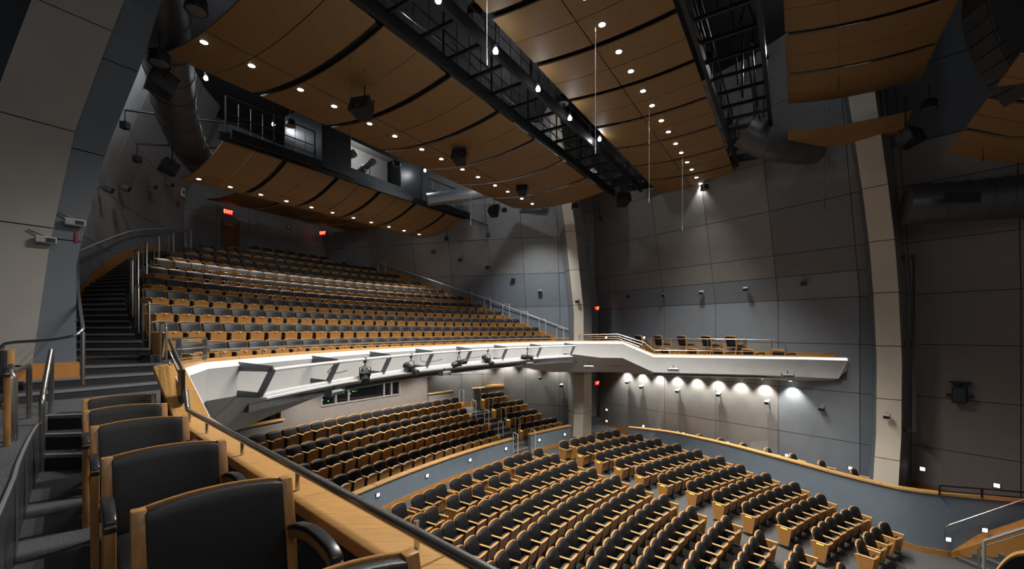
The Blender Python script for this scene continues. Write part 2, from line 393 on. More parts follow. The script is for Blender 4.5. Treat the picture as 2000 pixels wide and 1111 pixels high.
# ------------------------------------------------------------------ floors of the hall
CO = V((18.487, .021, 0)); RO0, TO = 25.689, .90185
def zo(n): return -4.735 - .04646 * n - .00346 * n * n           # top of the seat backs in row n
def zfloor(Rr):
    n = (RO0 - Rr) / TO; n = min(max(n, 1.2), 12.6); return zo(n) - .86
fl = MB().slab(lambda u, v: (lambda th, r: V((CO.x + r * math.cos(th), CO.y + r * math.sin(th), zfloor(r))))(R(96 + 86 * u), 4 + 23.6 * v), 40, 40, (0, 0, -.1))
struct('floor', fl, M['carpet_grey'], smooth=30)
CP = V((20.286, -.239, 0)); RP0, TP = 31.631, .80101
def zp(k): return -3.2689 - .42183 * k
def arc(C, r, th, Z): return V((C.x + r * math.cos(R(th)), C.y + r * math.sin(R(th)), Z))
def stepped(C, th0, th1, prof, n=30):
    # prof: list of (r, z) outward; solid down to zb
    mb = MB(); N = len(prof)
    vs = [arc(C, r, th0 + (th1 - th0) * i / n, z) for i in range(n + 1) for r, z in prof]
    mb.add(vs, [(i * N + j, i * N + j + 1, (i + 1) * N + j + 1, (i + 1) * N + j) for i in range(n) for j in range(N - 1)])
    return mb
prof = [(28.0, -5.9)]
for k in (3, 2, 1, 0):
    zf = zp(k) - .86; prof += [(RP0 - TP * k - .62 if k < 3 else 28.02, zf)]
    prof += [((RP0 - TP * (k - 1) - .62) if k else 34.2, zf)]
struct('floor_parterre', stepped(CP, 116, 160, prof), M['carpet'])
CB = V((13.333, 4.374, 0)); RB1, TB = 20.516, 1.036
def zb(k): return -.194 + .428 * (k - 1) + .001 * (k - 1) ** 2     # k = 1..11, top of the seat backs
def fb(k): return zb(k) - .86
fbm = MB()
BEND = {1: (123.5, 171.0), 2: (124.8, 168.2), 3: (126, 166.4), 4: (127.2, 164.7), 5: (128.4, 163.0), 6: (129.6, 161.3), 7: (131, 159.6), 8: (132.7, 157.6), 9: (134.4, 155.5), 10: (136.3, 153.4), 11: (136.8, 152.0)}
for k in range(1, 12):
    r0 = 17.95 if k == 1 else RB1 + TB * (k - 1) - .78; r1 = RB1 + TB * k - .76 if k < 11 else 33.2
    t0, t1 = BEND[k]
    fbm.slab(lambda u, v: arc(CB, r0 + (r1 - r0) * v, t0 + (t1 - t0) * u, fb(k)), 24, 1, (0, 0, -.44 if k > 1 else -.3))
struct('floor_balcony', fbm, M['carpet'])
# underside of the balcony above the parterre
struct('ceiling_parterre', MB().slab(lambda u, v: arc(CB, 18.6 + 13.5 * v, 118 + 53.5 * u, -1.42), 30, 2, (0, 0, .12)), M['plaster_white'])

# parterre: curved slate-blue front wall, booth wall, low rear walls
def arc_wall(name, C, r, th0, th1, z0, z1, m, t=.14, n=14, kind='structure'):
    return struct(name, MB().slab(lambda u, v: arc(C, r, th0 + (th1 - th0) * u, z0 + (z1 - z0) * v), n, 1, lambda u, v: V((math.cos(R(th0 + (th1 - th0) * u)), math.sin(R(th0 + (th1 - th0) * u)), 0)) * t), M[m], smooth=30)
def arc_cap(parent, C, r0, r1, th0, th1, z, n, m='cap_wood', h=.05, gapd=.02):
    for i in range(n):
        a = th0 + (th1 - th0) * i / n + gapd; b = th0 + (th1 - th0) * (i + 1) / n - gapd
        mb = MB().slab(lambda u, v: arc(C, r0 + (r1 - r0) * v, a + (b - a) * u, z), 4, 1, (0, 0, h)); obj('cap_board', mb, M[m], parent, bevel=.006, seg=1)
def arc_skirt(parent, C, r, th0, th1, z0, z1, n=12):
    obj('skirting', MB().slab(lambda u, v: arc(C, r, th0 + (th1 - th0) * u, z0 + (z1 - z0) * v), n, 1, lambda u, v: V((math.cos(R(th0 + (th1 - th0) * u)), math.sin(R(th0 + (th1 - th0) * u)), 0)) * .03), M['skirt_wood'], parent, label='wooden skirting board')
d1 = arc_wall('wall_parterre_front', CP, 28.0, 136.25, 160, -5.9, -4.80, 'dado_blue'); arc_cap(d1, CP, 27.95, 28.2, 136.2, 160, -4.80, 8); arc_skirt(d1, CP, 27.97, 136.25, 160, -5.72, -5.52, 24)
d2 = arc_wall('wall_parterre_front', CP, 28.0, 128.2, 133.9, -5.9, -4.80, 'dado_blue'); arc_cap(d2, CP, 27.95, 28.2, 128.1, 133.95, -4.80, 2); arc_skirt(d2, CP, 27.97, 128.2, 133.9, -5.72, -5.5)
obj('end_trim', MB().slab(lambda u, v: arc(CP, 28.0 + .16 * u, 133.93, -5.9 + 1.1 * v), 1, 1, (-.02, -.02, 0)), M['bracket_grey'], d2)
# control booth wall with a window opening
BR = 32.3; w0, w1, wz0, wz1 = 148.75, 141.9, -2.87, -1.9
bw = arc_wall('wall_booth', CP, BR, 151.6, w0, -4.4, -1.42, 'wall_brown', n=4)
for (a, b, c, d) in ((w1, 139.1, -4.4, -1.42), (w0, w1, -4.4, wz0), (w0, w1, wz1, -1.42)):
    obj('wall_section', MB().slab(lambda u, v: arc(CP, BR, a + (b - a) * u, c + (d - c) * v), 6, 1, lambda u, v: V((math.cos(R(a)), math.sin(R(a)), 0)) * .14), M['wall_brown'], bw, smooth=30)
obj('reveal', MB().slab(lambda u, v: arc(CP, BR + 2.2 * u, 139.1, -4.4 + 3 * v), 1, 1, (.05, -.05, 0)), M['wall_grey'], bw)
win = thing('window_1', 'x', 'x'); del win['label']; del win['category']; win['kind'] = 'structure'
ths = [w0, 147.62, 146.58, 143.44, 142.72, w1]
for i, t in enumerate(ths):
    obj('mullion', MB().slab(lambda u, v: arc(CP, BR - .02 + .12 * v, t - .07 + .14 * u, wz0), 1, 1, (0, 0, wz1 - wz0)), M['wall_tan'], win)
for a, b in zip(ths, ths[1:]):
    g = obj('pane', MB().slab(lambda u, v: arc(CP, BR + .06, a - .07 + (b - a + .14) * u, wz0 + .03 + (wz1 - wz0 - .06) * v), 2, 1, (.008, -.008, 0)), M['booth_glass'], win)
obj('sill', MB().slab(lambda u, v: arc(CP, BR - .03 + .14 * v, w0 + (w1 - w0) * u, wz0 - .03), 6, 1, (0, 0, .05)), M['wall_tan'], win)
obj('head_rail', MB().slab(lambda u, v: arc(CP, BR - .03 + .14 * v, w0 + (w1 - w0) * u, wz1 - .02), 6, 1, (0, 0, .05)), M['wall_tan'], win)
lw1 = arc_wall('wall_rear_low', CP, 32.1, 151.7, 160, -4.4, -3.10, 'wall_grey'); arc_cap(lw1, CP, 32.05, 32.32, 151.6, 160, -3.10, 3)
lw2 = arc_wall('wall_rear_low', CP, 32.15, 136.35, 139.1, -4.4, -3.06, 'wall_grey'); arc_cap(lw2, CP, 32.1, 32.36, 136.3, 139.15, -3.06, 1)
lq = [V((-1.97, 22.55, -4.2)), V((-.45, 23.85, -4.2)), V((-.5, 23.95, -4.2)), V((-2.04, 22.65, -4.2))]
lw3 = struct('wall_rear_low', MB().prism(lq, (0, 0, 1.16)), M['wall_grey'])
obj('cap_board', MB().prism([V((-2.02, 22.48, -3.04)), V((-.42, 23.84, -3.04)), V((-.62, 24.1, -3.04)), V((-2.2, 22.74, -3.04))], (0, 0, .05)), M['cap_wood'], lw3)
obj('shelf_board', MB().prism([V((-1.5, 23.05, -2.98)), V((-.45, 23.9, -2.98)), V((-.9, 24.2, -2.98))], (0, 0, .05)), M['cap_wood'], lw3)
BK = LeanWall([(-14.5, 11.5), (-10.9, 17.5), (-9.4, 19.2), (-5.2, 22.6), (-.43, 24.0)], lambda Z, t: 0, inside=(5, 10))
s3 = BK.L[3]
panel_wall('wall_parterre_rear', BK, [0, BK.L[1], BK.L[1] + 1.2, BK.L[2], s3 - 1.5, s3 + .6, s3 + 2.55, s3 + 3.75, BK.len], [-4.4, -2.35, -1.3], lambda i, j: 'wall_grey')
obj('skirting', MB().slab(lambda u, v: BK.pt(s3 + 2.6 + 1.3 * u, -4.13 + .3 * v, .03), 1, 1, (0, .02, 0)), M['skirt_wood'], COL.objects['wall_parterre_rear'], label='wooden skirting board')
# passage at the near end of the parterre
struct('wall_passage', MB().prism([P(529, 800, 16.4), P(541, 800, 16.2), P(541, 800, 16.2) + V((-.1, .15, 0)), P(529, 800, 16.4) + V((-.1, .15, 0))], (0, 0, -1.6)).prism([P(529, 780, 16.4), P(541, 780, 16.2), P(541, 780, 16.2) + V((-.1, .15, 0)), P(529, 780, 16.4) + V((-.1, .15, 0))], (0, 0, -.6)), M['plaster_white'])
struct('trim_passage', MB().prism([P(462, 838, 14.9), P(502, 838, 15.9), P(502, 811, 15.9), P(462, 832, 14.9)], (-.06, .1, 0)), M['skirt_wood'])

# curved dado wall round the side box
DW = [(1226.7, 835.7), (1263, 839), (1316, 846), (1368, 857), (1420, 868.5), (1480, 884), (1513, 893), (1570, 908), (1626, 924), (1694, 941), (1761, 957), (1800, 962), (1837, 966.5), (1917, 974), (2000, 981), (2090, 987)]
ZC = -4.9
dw = [PZ(a, b, ZC) for a, b in DW]
def smooth_poly(p, it=2):
    for _ in range(it):
        q = [p[0]]
        for a, b in zip(p, p[1:]): q += [a.lerp(b, .25), a.lerp(b, .75)]
        q.append(p[-1]); p = q
    return p
def resample(p, n):
    L = [0]
    for a, b in zip(p, p[1:]): L.append(L[-1] + (b - a).length)
    out = []; i = 0
    for k in range(n + 1):
        t = L[-1] * k / n
        while i < len(p) - 2 and t > L[i + 1]: i += 1
        out.append(p[i].lerp(p[i + 1], (t - L[i]) / max(1e-9, L[i + 1] - L[i])))
    return out
dw = resample(smooth_poly(dw), 30)
def side_n(p, i, inside=V((4, 12, 0))):
    a = p[max(0, i - 1)]; b = p[min(len(p) - 1, i + 1)]; d = (b - a); n = V((-d.y, d.x, 0)).normalized()
    return n
dn = [side_n(dw, i) for i in range(len(dw))]
if dn[0].dot(V((10, 30, 0)) - dw[0]) < 0: dn = [-n for n in dn]     # away from the seats
mb = MB(); n = len(dw)
vs = []
for p, q in zip(dw, dn):
    vs += [V((p.x, p.y, -6.9)) + q * .03, V((p.x, p.y, ZC)) + q * .03, V((p.x, p.y, ZC)) + q * .2, V((p.x, p.y, -6.9)) + q * .2]
mb.add(vs, [(i * 4 + j, i * 4 + (j + 1) % 4, (i + 1) * 4 + (j + 1) % 4, (i + 1) * 4 + j) for i in range(n - 1) for j in range(4)] + [(0, 1, 2, 3)])
dwall = struct('wall_side_box', mb, M['dado_blue'], smooth=30)
for k in range(0, 30, 3):
    mb = MB(); vs = []
    for i in range(k, k + 4):
        p, q = dw[i], dn[i]; c = (dw[min(i + 1, 30)] - dw[max(i - 1, 0)]).normalized() * (.006 if i == k else -.006 if i == k + 3 else 0)
        vs += [V((p.x, p.y, ZC)) - q * .03 + c, V((p.x, p.y, ZC + .05)) - q * .03 + c, V((p.x, p.y, ZC + .05)) + q * .24 + c, V((p.x, p.y, ZC)) + q * .24 + c]
    mb.add(vs, [(i * 4 + j, i * 4 + (j + 1) % 4, (i + 1) * 4 + (j + 1) % 4, (i + 1) * 4 + j) for i in range(3) for j in range(4)] + [(0, 1, 2, 3), (12, 13, 14, 15)])
    obj('cap_board', mb, M['cap_wood'], dwall)
    mb = MB(); vs = []
    for i in range(k, k + 4):
        p, q = dw[i], dn[i]; zf = zfloor((V((p.x, p.y, 0)) - CO).length)
        vs += [V((p.x, p.y, zf - .05)) - q * .0, V((p.x, p.y, zf + .17)), V((p.x, p.y, zf + .17)) + q * .05, V((p.x, p.y, zf - .05)) + q * .05]
    mb.add(vs, [(i * 4 + j, i * 4 + (j + 1) % 4, (i + 1) * 4 + (j + 1) % 4, (i + 1) * 4 + j) for i in range(3) for j in range(4)])
    obj('skirting', mb, M['skirt_wood'], dwall)
bx = [V((p.x, p.y, -6.01)) + q * .1 for p, q in zip(dw[:26], dn[:26])] + [V((17.5, 12.0, -6.01)), V((15.4, 13.3, -6.01)), V((13.9, 15.3, -6.01)), V((12.9, 15.4, -6.01)), V((9.2, 19.9, -6.01)), V((6.0, 23.8, -6.01))]
struct('floor_side_box', MB().prism(bx, (0, 0, .06)), M['carpet'])
# wooden skirting beside the exit at floor level and on the stage-side wall
struct('baseboard_right', MB().slab(lambda u, v: WR.pt(.0 + 3.2 * u, -5.66 + .36 * v, .03), 2, 1, (-.02, -.02, 0)), M['skirt_wood'])
struct('baseboard_stage', MB().slab(lambda u, v: FR.pt(.75 + 2.6 * u, -5.66 + .42 * v - .25 * u, .03), 2, 1, (-.02, -.02, 0)), M['door_wood'])
# ------------------------------------------------------------------ balcony edge: near side gallery, step up, centre arc, step down, far side gallery
ND = V((-.738, .675, 0)); NN = V((.675, .738, 0)); NO = V((-1.245, 2.433, 0))
ST = []                                             # stations: inner point, outer point, cap height, fascia crease, fascia foot, setback of the foot
def stn(i, o, z, cr, ft, sb): ST.append((V((i[0], i[1], 0)), V((o[0], o[1], 0)), z, cr, ft, sb))
for k in range(-4, 4):
    a = NO + ND * (k * 1.1 - .02 + .0); stn(a, a + NN * .27, -.95, -1.7, -2.0, .7)
ST[-1] = (V((-3.66, 4.66, 0)), V((-3.40, 4.83, 0)), -.95, -1.7, -2.0, .7)
NEAR_END = len(ST) - 1
stn((-4.20, 5.03), (-3.97, 5.20), -.41, -1.1, -1.95, .5)
for i in range(0, 23):
    th = 174.2 - (174.2 - 126.6) * i / 22
    s_ = abs(th - 150.5) / 23.9; e_ = max(0, (s_ - .45) / .55); e_ = e_ * e_ * (3 - 2 * e_); cr = -1.16 + .16 * e_; ft = -1.31 - .50 * e_
    p = arc(CB, 18.12, th, 0); q = arc(CB, 17.84, th, 0); stn(p, q, -.41, cr, ft, .22 + .33 * e_)
ARC0, ARC1 = NEAR_END + 2, len(ST) - 1
stn((3.75, 19.15), (3.85, 18.82), -.41, -1.15, -1.85, .8)
stn((4.80, 18.95), (4.78, 18.62), -.41, -1.15, -1.85, .8)
SLOPE_R = len(ST) - 1
stn((6.05, 18.35), (5.95, 18.05), -.95, -1.72, -1.9, .8)
for u in (.25, .5, .75):
    a = V((6.05, 18.35, 0)).lerp(V((11.35, 16.85, 0)), u); b = V((5.95, 18.05, 0)).lerp(V((11.30, 16.55, 0)), u); stn(a, b, -.95, -1.72, -1.95, .8)
stn((11.35, 16.85), (11.30, 16.55), -.95, -1.76, -2.0, .7)
stn((12.45, 16.2), (12.42, 15.95), -.95, -1.76, -1.85, .25)
par = struct('balcony_front', MB().add([], []), M['plaster_white']) if False else None
inner = MB(); vs = []
for (i, o, z, cr, ft, sb) in ST:
    d = (o - i).normalized(); p = i + d * .07; q = o - d * .02
    vs += [V((p.x, p.y, z - .06)), V((q.x, q.y, z - .06)), V((q.x, q.y, cr - .02)), V((p.x, p.y, cr - .02))]
inner.add(vs, [(i * 4 + j, i * 4 + (j + 1) % 4, (i + 1) * 4 + (j + 1) % 4, (i + 1) * 4 + j) for i in range(len(ST) - 1) for j in range(4)])
par = struct('wall_balcony_front', inner, M['carpet'])
for k in range(len(ST) - 1):                        # wooden cap boards, one per bay
    (i0, o0, z0, *_), (i1, o1, z1, *_) = ST[k], ST[k + 1]
    g = (i1 - i0).normalized() * .003; h = .065
    b = [i0 + g + UP * (z0 - h), i1 - g + UP * (z1 - h), o1 - g + UP * (z1 - h), o0 + g + UP * (z0 - h)]
    t = [p + UP * h for p in b]
    obj('cap_board', MB().hexa(b, t), M['cap_wood'], par, bevel=.004, seg=1)
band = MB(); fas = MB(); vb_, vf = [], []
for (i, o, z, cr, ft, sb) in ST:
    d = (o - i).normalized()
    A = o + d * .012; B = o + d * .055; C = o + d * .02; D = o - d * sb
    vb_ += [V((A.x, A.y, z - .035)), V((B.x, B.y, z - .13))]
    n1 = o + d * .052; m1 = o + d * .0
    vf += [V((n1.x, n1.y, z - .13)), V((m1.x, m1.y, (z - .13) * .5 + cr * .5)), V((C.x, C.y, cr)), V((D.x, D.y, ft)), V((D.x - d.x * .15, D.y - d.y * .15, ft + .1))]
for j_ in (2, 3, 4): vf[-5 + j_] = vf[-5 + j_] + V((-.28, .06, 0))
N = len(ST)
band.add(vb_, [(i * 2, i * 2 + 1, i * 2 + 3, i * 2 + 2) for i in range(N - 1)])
fas.add(vf, [(i * 5 + j, i * 5 + j + 1, (i + 1) * 5 + j + 1, (i + 1) * 5 + j) for i in range(N - 1) for j in range(4)])
e = (N - 1) * 5; fas.add([vf[e], vf[e + 2], vf[e + 3], vf[e + 4]], [(0, 1, 2, 3)])
obj('glow_chamfer', band, M['cove'], par, label='white chamfer strip under the wooden cap, its cove light put in as glow')  # painted chamfer made to glow, no cove lamp is built
obj('fascia', fas, M['plaster_white'], par, smooth=24)
# decks of the two side galleries
def deck(name, pts, z, m='carpet', h=.25, kind='structure'): return struct(name, MB().prism([V((x, y, z - h)) for x, y in pts], (0, 0, h)), M[m])
CURB = [(-2.0, 1.5), (-3.45, 2.95), (-3.85, 3.32), (-4.84, 4.30), (-5.35, 4.83), (-5.72, 5.22)]
par_in = [(s[0] + (s[1] - s[0]).normalized() * .1) for s in ST]
near = [par_in[i] for i in range(0, NEAR_END + 1)]
deck('floor_gallery', [(p.x, p.y) for p in near] + [(-3.95, 4.95), (-5.2, 5.95), (-5.5, 5.5)] + CURB[::-1] + [(-1.0, .3)], -1.585)
deck('floor_platform', CURB + [(-5.85, 5.6), (-6.3, 6.6), (-7.2, 6.9), (-9.0, 8.6), (-13, 8.5), (-11, 4.0), (-5.0, -.5)], -1.05, h=.5)
ccv = MB(); cps = [V((x, y, 0)) for x, y in CURB]; cps = resample(smooth_poly(cps, 1), 12)
ccv.slab(lambda u, v: cps[round(u * 12)] + UP * (-1.585 + .545 * v), 12, 1, (.025, .02, 0))
cb = struct('trim_curb', ccv, M['curb_vinyl'], smooth=40)
obj('nosing', MB().tube([p + UP * -1.045 + V((.012, .01, 0)) for p in cps], .014, 6), M['vinyl_nosing'], cb, smooth=40)
deck('floor_landing', [(-5.95, 5.56), (-4.3, 6.02), (-4.9, 6.6), (-5.9, 8.6), (-6.6, 8.9), (-7.6, 7.3), (-7.0, 6.2)], -1.046, h=.3)
# far gallery: low front deck, raised back deck
ri = [par_in[i] for i in range(SLOPE_R + 1, N)]
step0, step1 = V((7.0, 20.0, 0)), V((11.9, 16.9, 0))
deck('floor_gallery', [(p.x, p.y) for p in ri] + [(step1.x, step1.y), (step0.x, step0.y)], -1.585)
deck('floor_gallery_back', [(step0.x, step0.y), (step1.x, step1.y), (12.4, 16.3), (9.0, 20.4), (5.06, 25), (3.4, 24), (2.2, 19.6), (5.0, 19.0), (6.3, 19.2)], -1.05, h=.5)
struct('trim_gallery_step', MB().prism([step0 + UP * -1.58, step1 + UP * -1.58, step1 + UP * -1.04, step0 + UP * -1.04], (-.02, -.03, 0)), M['skirt_wood'])
struct('baseboard_gallery', MB().slab(lambda u, v: WR.pt(.1 + 11.2 * u, -1.05 + .2 * v, .03), 4, 1, (.02, .02, 0)), M['skirt_wood'])

# ------------------------------------------------------------------ steps
def tread(parent, r0, l0, r1, l1, z, rise, m, nos='vinyl_nosing', name='step'):
    r0, l0, r1, l1 = [V((p[0], p[1], 0)) for p in (r0, l0, r1, l1)]
    b = [r0, r1, l1, l0]
    st_ = obj(name, MB().hexa([p + UP * (z - rise - .12) for p in b], [p + UP * z for p in b]), M[m], parent)
    f = ((r0 + l0) / 2 - (r1 + l1) / 2).normalized()
    nb = [r0 + f * .012, l0 + f * .012, l0 - f * .05, r0 - f * .05]
    obj('nosing', MB().hexa([p + UP * (z - .035) for p in nb], [p + UP * (z + .004) for p in nb]), M[nos], st_)
    return st_
stairs = struct('stairs_gallery', MB().prism([V((-5.6, 4.95, -2)), V((-3.9, 4.75, -2)), V((-4.2, 5.05, -2)), V((-5.9, 5.45, -2))], (0, 0, .2)), M['carpet'])
rr = [((-4.0, 5.05), (-5.62, 4.86)), ((-4.1, 5.35), (-5.70, 5.10)), ((-4.25, 5.75), (-5.83, 5.33)), ((-4.4, 6.2), (-6.1, 5.75))]
for k in range(3): tread(stairs, rr[k][0], rr[k][1], rr[k + 1][0], rr[k + 1][1], -1.407 + .178 * k, .178, 'carpet_shaded')
# main stair beside the left-hand wall
RS = [(1, -6.74, 8.63), (2, -7.68, 9.15), (3, -8.54, 10.01), (4, -9.38, 10.87), (5, -10.18, 11.82), (6, -10.93, 12.86), (7, -11.62, 13.96), (8, -12.23, 15.22), (9, -12.76, 16.59), (10, -13.19, 18.05)]
LS = [(1, -8.6, 7.8), (2, -9.3, 8.7), (2.7, -9.9, 9.8), (3.5, -10.5, 10.4), (5, -11.75, 11.85), (6.3, -12.85, 13.55), (8, -13.7, 15.2), (9, -14.2, 16.4), (10, -14.6, 17.6)]
def tabpt(tab, k):
    if k <= tab[0][0]: (a, x, y), (b, X, Y) = tab[:2]
    else:
        for (a, x, y), (b, X, Y) in zip(tab, tab[1:]):
            if k <= b: break
    u = (k - a) / (b - a); return V((x + (X - x) * u, y + (Y - y) * u, 0))
stair2 = struct('stairs_balcony', MB().prism([V((-6.0, 8.3, -1.9)), V((-6.6, 9.0, -1.9)), V((-9, 9.0, -1.9)), V((-8.6, 7.8, -1.9))], (0, 0, .3)), M['carpet'])
low = [((-6.30, 7.70), (-7.15, 6.10)), ((-6.52, 7.96), (-7.52, 6.62)), ((-6.72, 8.28), (-8.05, 7.20)), ((-6.98, 8.60), (-8.45, 7.65))]
edges = list(low)
ks = [1.25 + i / 3 for i in range(26)]
for k in ks:
    p = tabpt(RS, k) + V((-.12, -.32, 0)); q = tabpt(LS, k); edges.append(((p.x, p.y), (q.x, q.y)))
for i in range(len(edges) - 1):
    tread(stair2, edges[i][0], edges[i][1], edges[i + 1][0], edges[i + 1][1], -.905 + .143 * i, .143, 'carpet_shaded')
obj('skirting', MB().slab(lambda u, v: LW.pt(.6 + 8.2 * u, .4 + 2.75 * u + .35 * math.sin(u * 3) + .40 * v, .03), 12, 1, (.02, -.02, 0)), M['skirt_wood'], stair2, label='wooden skirting stepping up beside the stairs')
# stair on the far side, beside the leaning wall
REr = [(1, 1.95, 21.5), (3, -.08, 22.55), (5, -2.12, 23.6), (7, -4.35, 24.45), (9, -6.96, 24.82), (10, -8.39, 24.85)]
stair3 = struct('stairs_far', MB().box(1.2, 2.4, 21.9, 22.4, -1.3, -1.06), M['carpet'])
def wallpt(k):
    p = tabpt(REr, k); n = V((.265, .964, 0)); t = (p - V((.26, 23.8, 0))).dot(n); return p - n * (t + .06)
for i in range(27):
    k = 1 + i / 3; a, b = tabpt(REr, k) + V((.18, .1, 0)), tabpt(REr, k + 1 / 3) + V((.18, .1, 0)); c, d = wallpt(k), wallpt(k + 1 / 3)
    tread(stair3, a, c, b, d, -.905 + .143 * i, .143, 'carpet_shaded')
obj('skirting', MB().slab(lambda u, v: RW.pt(12.3 + 2.2 - 10.3 * u, -1.1 + 4.1 * u + .84 * v, .03), 10, 1, (-.005, -.02, 0)), M['skirt_wood'], stair3, label='wooden skirting rising beside the far stairs')
# aisle steps through the parterre
stair4 = struct('stairs_parterre', MB().slab(lambda u, v: arc(CP, 27.6 + v, 134 + 2 * u, -5.74), 2, 1, (0, 0, -.1)), M['carpet_grey'])
rads = [27.75, 28.1, 28.45, 28.8, 29.2, 29.6, 30.0, 30.4, 30.8, 31.2]
for i in range(9):
    z = -5.56 + .17 * i if i < 8 else zp(0) - .86
    tread(stair4, arc(CP, rads[i], 133.95 - .07 * i, 0), arc(CP, rads[i], 136.2 + .05 * i, 0), arc(CP, rads[i + 1], 133.9 - .07 * i, 0), arc(CP, rads[i + 1], 136.2 + .05 * i, 0), min(z, zp(0) - .84), .17, 'carpet_grey')
tread(stair4, arc(CP, 31.2, 133.2, 0), arc(CP, 31.2, 136.6, 0), arc(CP, 33.2, 133.0, 0), arc(CP, 33.2, 136.6, 0), zp(0) - .84, .17, 'carpet_grey', name='landing')

# ------------------------------------------------------------------ rails
def bend(pts, r=.08, n=4):
    pts = [V(p) for p in pts]; out = [pts[0]]
    for a, b, c in zip(pts, pts[1:], pts[2:]):
        r1 = min(r, (b - a).length * .45, (c - b).length * .45); p = b + (a - b).normalized() * r1; q = b + (c - b).normalized() * r1
        for k in range(n + 1):
            t = k / n; out.append(p * (1 - t) ** 2 + b * 2 * t * (1 - t) + q * t * t)
    out.append(pts[-1]); return out
def rail_thing(name, label, loc, tubes, posts=(), group=None, bars=(), mt='steel'):
    t = thing(name, label, 'railing', loc, 0, group)
    for p, r in tubes: obj('handrail', MB().tube(p, r, 10), M[mt], t, smooth=40)
    for p, r in bars: obj('bar', MB().tube(p, r, 6), M[mt], t, smooth=40)
    for p, q, r in posts: obj('post', MB().tube([p, q], r, 8), M[mt], t, smooth=40)
    return t
# near rail along the cap
rz = -.83
def nr(al, off=.085, z=rz): return NO + ND * al + NN * off + UP * z
e0, e1 = nr(3.02), V((-3.64, 4.80, -.66))
tb = [nr(-3.2), nr(2.86), e0, e0.lerp(e1, .3) , e1]
posts = []
for al in (-1.6, -.63, .12, 1.2, 2.25, 2.95):
    posts.append((nr(al, .085, -.955), nr(al, .085, rz), .012))
posts[1] = (PZ(814, 1070, -.95), PZ(814, 1070, -.95) + UP * .12, .013); posts[2] = (PZ(581, 957, -.95), PZ(581, 957, -.95) + UP * .12, .013)
rail_thing('guard_rail', 'thick polished steel rail on short posts along the wooden gallery ledge', nr(1.2, .085, -.95), [(bend(tb, .06), .025)], posts)
# stepped guard at the corner
g0, g1 = P(357, 724, 4.88), P(330, 662, 5.25); g2 = P(402, 660.5, 6.25)
gs = thing('guard_rail', 'stepped three-bar steel guard where the ledge climbs at the balcony corner', 'railing', V((-3.95, 5.0, -.9)))
obj('handrail', MB().tube(bend([g0, g1, g2], .05), .02, 8), M['steel'], gs, smooth=40)
for k in (1, 2):
    dz = UP * (-.125 * k)
    obj('bar', MB().tube([g0 + dz, g1 + dz + V((.03, -.03, -.02 * k))], .013, 6), M['steel'], gs, smooth=40)
    obj('bar', MB().tube([g1 + dz + V((0.02, .08, 0)), g2 + dz], .013, 6), M['steel'], gs, smooth=40)
obj('end_plate', MB().obb((P(354.5, 722, 4.85) + P(354.5, 786, 4.83)) / 2, V((-.05, .04, 0)), V((.012, .014, 0)), UP * .185), M['dark_metal'], gs)
for px_, Y in ((349, 5.45), (400, 6.22)):
    top = P(px_, 661, Y); obj('post', MB().obb((top + UP * -.15), V((.028, .01, 0)), V((-.006, .012, 0)), UP * .155), M['steel'], gs)
# low rail on the centre arc
th = [173.3 - (173.3 - 126.9) * i / 40 for i in range(41)]
ctr = [arc(CB, 18.02, t, -.285) for t in th]
rail_thing('guard_rail', 'long low steel rail along the curved front of the balcony', arc(CB, 18.02, 150, -.41), [(ctr, .018)],
           [(arc(CB, 18.02, t, -.42), arc(CB, 18.02, t, -.285), .009) for t in [172.6 - 2.85 * i for i in range(17)]])
# far guard: level, sloping down, then low
h0, h1, h2 = P(1131, 653.5, 19.3), P(1207, 652.5, 18.85), P(1258, 668.5, 18.45)
fg = thing('guard_rail', 'steel guard with several bars stepping down to the far side gallery', 'railing', V((4.0, 18.9, -.41)))
obj('handrail', MB().tube([h0, h1, h2, P(1277, 683, 18.3)], .022, 8), M['steel'], fg, smooth=40)
for k in (1, 2, 3):
    dz = UP * (-.095 * k); obj('bar', MB().tube([h0 + dz, h1 + dz, h2 + dz + V((-.1 * k, 0, 0))], .012, 6), M['steel'], fg, smooth=40)
for q in (h0, h0.lerp(h1, .5), h1, h1.lerp(h2, .5), h2): obj('post', MB().tube([q, q + UP * -.34], .014, 6), M['steel'], fg)
k0, k1 = V((6.05, 18.25, -.80)), V((11.3, 16.75, -.80)); k2 = V((12.2, 16.3, -.80))
rail_thing('guard_rail', 'low steel rail along the ledge of the far side gallery', V((8, 17.6, -.95)), [([k0, k1, k2], .018)],
           [(k0.lerp(k1, u) + UP * -.15, k0.lerp(k1, u), .01) for u in (.0, .2, .4, .6, .8, 1)] + [(k2 + UP * -.15, k2, .01)])
m0, m1 = P(1258, 661, 20.6), P(1529, 663.5, 17.4)
rail_thing('guard_rail', 'steel rail in front of the back row on the far gallery', V((9, 18.9, -1.05)), [(bend([m0, m1, P(1537, 692, 17.2)], .15), .02)],
           [(m0.lerp(m1, u), V((m0.lerp(m1, u).x, m0.lerp(m1, u).y, -1.05)), .02) for u in (.04, .27, .5, .75, .93)])
